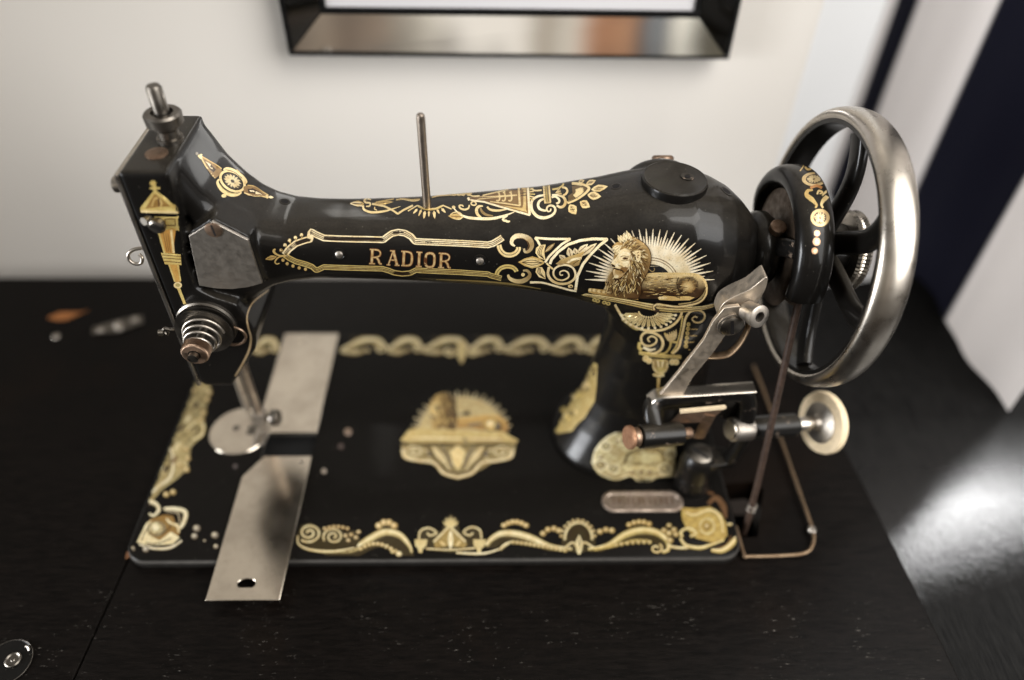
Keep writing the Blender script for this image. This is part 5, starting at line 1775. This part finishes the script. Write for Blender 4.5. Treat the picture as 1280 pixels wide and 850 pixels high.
mx = fmath(nt, 'ADD', n1.outputs[0], fmath(nt, 'MULTIPLY', n2.outputs[0], .7))
nt.links.new(mx, bpn.inputs['Height'])
nt.links.new(bpn.outputs[0], b.inputs['Normal'])
b.inputs['Specular IOR Level'].default_value = .5
M['lacquer'] = m
ZL = -24
board('side_leaf', [(307, -330), (293.8, -240), (288.6, -168), (283.2, -60.5), (279.5, -5), (275, 60), (267, 176), (900, 300), (900, -330)], ZL, 18, M['lacquer'], 1.5)

# round finger ring let into the left leaf
ring = MB().lathe([(0, 12.6), (.5, 12.6), (.7, 12.1), (.35, 11.7), (.3, .1)], (-227.2, -154, ZT), (0, 0, 1), 64).build('pull_ring', japan('ring_black', (.004, .004, .004), .2, .05, spec=.12), table)
MB().tube([(-227.2+12.3*math.cos(2*PI*k/64), -154+12.3*math.sin(2*PI*k/64), ZT+.55) for k in range(64)], .22, 8, closed=True).build('ring_rim', M['steel_dark'], ring)
MB().lathe([(0, 4.2), (1.2, 4.2), (1.6, 3.6), (1.0, 2.9), (1.1, 1.2), (1.5, .8), (1.5, .1)], (-224.5, -153, ZT+.2), (0, 0, 1), 32).build('ring_screw', M['steel_dark'], ring)
MB().tube(smooth_path([(-221, -145.5, ZT+.8), (-219.4, -146.2, ZT+1.2), (-218.2, -147.8, ZT+.8)], 5), .7, 8).build('ring_stop', M['nickel'], ring)

# hinge with bright screws at the back of the left leaf
hg = MB().prism([(-282, 104), (-262, 106), (-246, 118), (-250, 127), (-266, 121), (-284, 112)], 'z', ZT, ZT+1.6).build('hinge', M['steel_dark'], table, .5)
for x, y, r in ((-276, 108, 2.6), (-265, 114.5, 3.4), (-262, 110.5, 2.6), (-254, 121, 2.8)):
    MB().lathe([(0, r), (1.2, r*.8), (1.7, .2)], (x, y, ZT+1.6), (0, 0, 1), 20).build('hinge_screw', M['nickel_dull'], hg)
MB().lathe([(0, 3), (1, 2.5), (1.4, .2)], (-309, 102.5, ZT), (0, 0, 1), 20).build('screw_head', M['nickel_dull'], table)
MB().prism([(-325, 124), (-318, 131), (-300, 131), (-296, 134), (-304, 126), (-309, 121), (-318, 121)], 'z', ZT, ZT+.5).build('bare_wood_chip', plain('bare_wood', (.26, .10, .03), .7), table)
MB().prism([(-187.4, -88), (-184.2, -86), (-183.9, -91.5), (-186.4, -92.5)], 'z', ZT, ZT+.25).build('bare_wood_chip', plain('bare_wood_corner', (.14, .06, .025), .7), table)

# ---- room
YW = 200


def struct(mb, name, mat):
    o = mb.build(name, mat)
    o['kind'] = 'structure'
    return o


m, nt, b = new_mat('warm_white_wall')
vec, g = coords(nt)
nw = noise(nt, vec, 3, 4, .5)
nt.links.new(mixc(nt, nw.outputs[0], (.58, .55, .505), (.64, .61, .57)), b.inputs['Base Color'])
b.inputs['Roughness'].default_value = .85
bpw = nd(nt, 'ShaderNodeBump')
bpw.inputs['Strength'].default_value = .15
bpw.inputs['Distance'].default_value = .001
nt.links.new(noise(nt, vec, 400, 3).outputs[0], bpw.inputs['Height'])
nt.links.new(bpw.outputs[0], b.inputs['Normal'])
M['wall'] = m
struct(MB().box((-1500, YW, -700), (262, YW+60, 1200)), 'back_wall', M['wall'])
M['white'] = plain('white_paint', (.66, .665, .67), .7, var=.03, scale=4)
struct(MB().box((262, YW+380, -700), (1500, YW+400, 1200)), 'window_recess', M['white'])

# mirror in a bevelled mirror frame
fr = tag(empty('mirror'), 'wall mirror above the table with angled glass borders and thin black trim', 'mirror')
m, nt, b = new_mat('mirror_glass')
vec, g = coords(nt)
nm = noise(nt, vec, 12, 2)
nt.links.new(mixc(nt, nm.outputs[0], (.78, .78, .76), (.84, .83, .81)), b.inputs['Base Color'])
b.inputs['Metallic'].default_value = 1
b.inputs['Roughness'].default_value = .045
M['mirror'] = m
M['edging'] = plain('black_edging', (.006, .006, .006), .3)
m, nt, b = new_mat('pale_picture_glass')
vec, g = coords(nt)
nt.links.new(mixc(nt, noise(nt, vec, 6, 2).outputs[0], (.50, .49, .50), (.58, .57, .58)), b.inputs['Base Color'])
b.inputs['Roughness'].default_value = .3
M['pane'] = m
YF = YW-1
x0, x1, zb, zt = -107.2, 199.0, 185.5, 480
xi0, xi1, zi = x0+25, x1-25, zb+26
e = 4
bk = MB()
bk.box((x0, YF-17.5, zb), (x1, YF, zb+3.2))
bk.box((x0, YF-17.5, zb+3.3), (x0+3.2, YF, zt))
bk.box((x1-3.2, YF-17.5, zb+3.3), (x1, YF, zt))
bk.box((x0+3.3, YF-5, zb+3.3), (x1-3.3, YF, zt))
bk.build('backing', M['edging'], fr, .6)


def quad_plate(name, pts, mat):
    """bevelled strip: outer edge lies deeper than the inner one"""
    p = [Vector(q) for q in pts]
    n = (p[1]-p[0]).cross(p[2]-p[0]).normalized()
    if n.y > 0:
        n = -n
    vs = [tuple(q) for q in p]+[tuple(q-n*2.0) for q in p]
    MB().add(vs, [(0, 1, 2, 3), (7, 6, 5, 4), (0, 4, 5, 1), (1, 5, 6, 2), (2, 6, 7, 3), (3, 7, 4, 0)]).build(name, mat, fr)


yo, yi = YF-18.5, YF-10.5
quad_plate('bevel_strip', [(x0+e, yo, zb+e), (x1-e, yo, zb+e-1), (xi1, yi, zi), (xi0, yi, zi)], M['mirror'])
quad_plate('bevel_strip', [(x0+e, yo, zb+e+1), (xi0-.6, yi, zi+.6), (xi0-.6, yi, zt-30), (x0+e, yo, zt-e)], M['mirror'])
quad_plate('bevel_strip', [(x1-e, yo, zb+e), (x1-e, yo, zt-e), (xi1+.6, yi, zt-30), (xi1+.6, yi, zi+.6)], M['mirror'])
inn = MB()
inn.box((xi0, yi-1, zi), (xi1, yi+3, zi+4.5))
inn.box((xi0, yi-1, zi+4.5), (xi0+4, yi+3, zt-30))
inn.box((xi1-4, yi-1, zi+4.5), (xi1, yi+3, zt-30))
inn.build('inner_edging', M['edging'], fr, .4)
MB().box((xi0+4, yi+1, zi+4.5), (xi1-4, yi+3, zt-30)).build('glass_pane', M['pane'], fr)

# striped curtain hanging on the right
m, nt, b = new_mat('striped_cotton')
vec, g = coords(nt)
sp_ = nd(nt, 'ShaderNodeSeparateXYZ')
nt.links.new(g.outputs['Position'], sp_.inputs[0])
y = sp_.outputs[1]


def band(a, c):
    up_ = mrange(nt, y, a-.003, a+.003, 0, 1)
    dn = mrange(nt, y, c-.003, c+.003, 1, 0)
    return fmath(nt, 'MULTIPLY', up_, dn, True)


navy = fmath(nt, 'ADD', band(.141, .254), band(.366, .411), True)
nf = noise(nt, vec, 700, 3)
wv = mixc(nt, nf.outputs[0], (.66, .62, .60), (.74, .70, .68))
nv = mixc(nt, nf.outputs[0], (.004, .0045, .012), (.008, .0085, .021))
nt.links.new(mixc(nt, navy, wv, nv), b.inputs['Base Color'])
b.inputs['Roughness'].default_value = .9
tr_ = nt.nodes.new('ShaderNodeBsdfTranslucent')
nt.links.new(mixc(nt, navy, wv, (.0015, .0016, .006)), tr_.inputs['Color'])
ms_ = nt.nodes.new('ShaderNodeMixShader')
ms_.inputs[0].default_value = .42
nt.links.new(b.outputs[0], ms_.inputs[1])
nt.links.new(tr_.outputs[0], ms_.inputs[2])
nt.links.new(ms_.outputs[0], [n for n in nt.nodes if n.type == 'OUTPUT_MATERIAL'][0].inputs[0])
M['curtain'] = m
cu = MB()
rows = []
for z in (-70, 60, 200, 400, 700):
    row = []
    for k in range(61):
        yy = 38+ (430-38)*k/60
        xx = 424 + 3*math.sin(yy*.045+z*.001) + 1.2*math.sin(yy*.11+1+z*.002) - (yy-38)*.004 - 4*0
        row.append((xx, yy, z))
    rows.append(row)
vs = [p for r in rows for p in r]
fs = [(i*61+k, i*61+k+1, (i+1)*61+k+1, (i+1)*61+k) for i in range(len(rows)-1) for k in range(60)]
co = MB().add(vs, fs).build('striped_curtain', M['curtain'], None, sharp=80)
tag(co, 'navy and white striped curtain hanging at the right behind the hand wheel', 'curtain')

# ------------------------------------------------------------------ light
world = bpy.data.worlds.new('World')
scene.world = world
world.use_nodes = True
nt = world.node_tree
nt.nodes.clear()
wo = nt.nodes.new('ShaderNodeOutputWorld')
bg_ = nt.nodes.new('ShaderNodeBackground')
nt.links.new(bg_.outputs[0], wo.inputs[0])
tc = nt.nodes.new('ShaderNodeTexCoord')
gen = tc.outputs['Generated']


def blob(d, r0, r1):
    """soft patch added to the unseen room around direction d"""
    v = nt.nodes.new('ShaderNodeVectorMath')
    v.operation = 'DISTANCE'
    nt.links.new(gen, v.inputs[0])
    v.inputs[1].default_value = Vector(d).normalized()
    return mrange(nt, v.outputs['Value'], r0, r1, 1, 0)


nz = noise(nt, gen, 4.5, 3, .5)
col = mixc(nt, mrange(nt, nz.outputs[0], .35, .65, 0, 1), (.07, .056, .045), (.19, .17, .145))
sepw = nd(nt, 'ShaderNodeSeparateXYZ')
nt.links.new(gen, sepw.inputs[0])
col = mixc(nt, mrange(nt, sepw.outputs[2], -.05, -.4, 0, 1), col, (.03, .024, .02))        # floor side
col = mixc(nt, mrange(nt, sepw.outputs[2], .55, .95, 0, .8), col, (.36, .345, .32))        # ceiling
for d, r0, r1, c in (((-.60, -.72, .25), .12, .16, (1.4, 1.35, 1.25)), ((.75, -.55, .35), .2, .3, (1.5, 1.5, 1.55)), ((-.9, -.3, .3), .2, .25, (.10, .08, .07)), ((.70, .40, .60), .2, .3, (.3, .3, .3))):
    col = mixc(nt, blob(d, r0, r1), col, c)  # added bright and dark patches, unseen, for reflections on metal and lacquer
# added colour bands for the unseen room, set to show in the mirror strips
strip = ramp(nt, [(x, c) for x, c in ((0, (.25, .2, .15)), (.08, (.9, .85, .62)), (.125, (1.0, .95, .75)), (.15, (.015, .012, .01)), (.185, (.015, .012, .01)), (.20, (.26, .17, .11)), (.26, (.55, .42, .30)), (.30, (.20, .14, .10)),
                                      (.37, (.36, .27, .20)), (.42, (.85, .76, .62)), (.50, (1.0, .92, .82)), (.60, (.98, .9, .8)), (.64, (.45, .38, .30)), (.69, (.75, .68, .58)), (.73, (.50, .24, .13)), (.79, (.52, .28, .16)), (.81, (.10, .10, .10)), (.835, (.35, .36, .37)),
                                      (.85, (.01, .01, .01)), (.862, (1.1, 1.02, .88)), (.89, (1.0, .95, .82)), (.905, (.14, .13, .08)), (1, (.2, .18, .11)))])
nt.links.new(mrange(nt, sepw.outputs[0], -.40, .32, 0, 1), strip.inputs[0])
msk = fmath(nt, 'MULTIPLY', mrange(nt, sepw.outputs[1], -.78, -.86, 0, 1), fmath(nt, 'MULTIPLY', mrange(nt, sepw.outputs[2], .14, .2, 0, 1), mrange(nt, sepw.outputs[2], .5, .42, 0, 1)), True)
nz2 = noise(nt, gen, 10, 2, .5)
msk = fmath(nt, 'MULTIPLY', msk, mrange(nt, nz2.outputs[0], .36, .54, .3, 1.0), True)
col = mixc(nt, msk, col, strip.outputs[0])
nt.links.new(col, bg_.inputs[0])
bg_.inputs[1].default_value = 1.0


def area(name, loc, target, sx, sy, power, col):
    l = bpy.data.lights.new(name, 'AREA')
    l.shape = 'RECTANGLE'
    l.size, l.size_y = sx, sy
    l.energy = power
    l.color = col
    o = bpy.data.objects.new(name, l)
    COL.objects.link(o)
    o.location = loc
    o.rotation_euler = (Vector(target)-Vector(loc)).to_track_quat('-Z', 'Y').to_euler()
    return o


area('window_light', (.85, -.50, .82), (.15, .12, .1), 1.0, 1.0, 25, (1.0, .985, .965))
area('pillar_streak_lamp', (-.80, -.38, .20), (.10, -.08, .03), .34, .46, 2.0, (.95, .97, 1.0))  # added unseen lamp, low at left, for the streak on the pillar
bpy.data.lights['pillar_streak_lamp'].spread = math.radians(58)
area('recess_light', (.93, .50, .73), (.36, -.05, -.02), .2, .24, 4.6, (1.0, 1.0, 1.0))
area('room_light', (.55, -.45, 1.25), (.05, .12, .1), .8, .7, 8, (1.0, .95, .88))

# ------------------------------------------------------------------ camera
cam = bpy.data.cameras.new('camera')
cam.sensor_width = 36
cam.sensor_fit = 'HORIZONTAL'
cam.lens = CAM_F/1280*36
cam.clip_start = .01
cam.clip_end = 50
cam.dof.use_dof = True
cam.dof.focus_distance = .385
cam.dof.aperture_fstop = 2.0
cam.dof.aperture_blades = 9
co_ = bpy.data.objects.new('camera', cam)
COL.objects.link(co_)
co_.matrix_world = Matrix(((RT.x, UP.x, -FW.x, CAM_POS.x), (RT.y, UP.y, -FW.y, CAM_POS.y), (RT.z, UP.z, -FW.z, CAM_POS.z), (0, 0, 0, 1)))
scene.camera = co_
scene.view_settings.view_transform = 'Standard'
scene.view_settings.look = 'None'
scene.view_settings.exposure = 0
scene.view_settings.gamma = 1
scene.render.engine = 'CYCLES'
scene.cycles.use_denoising = True
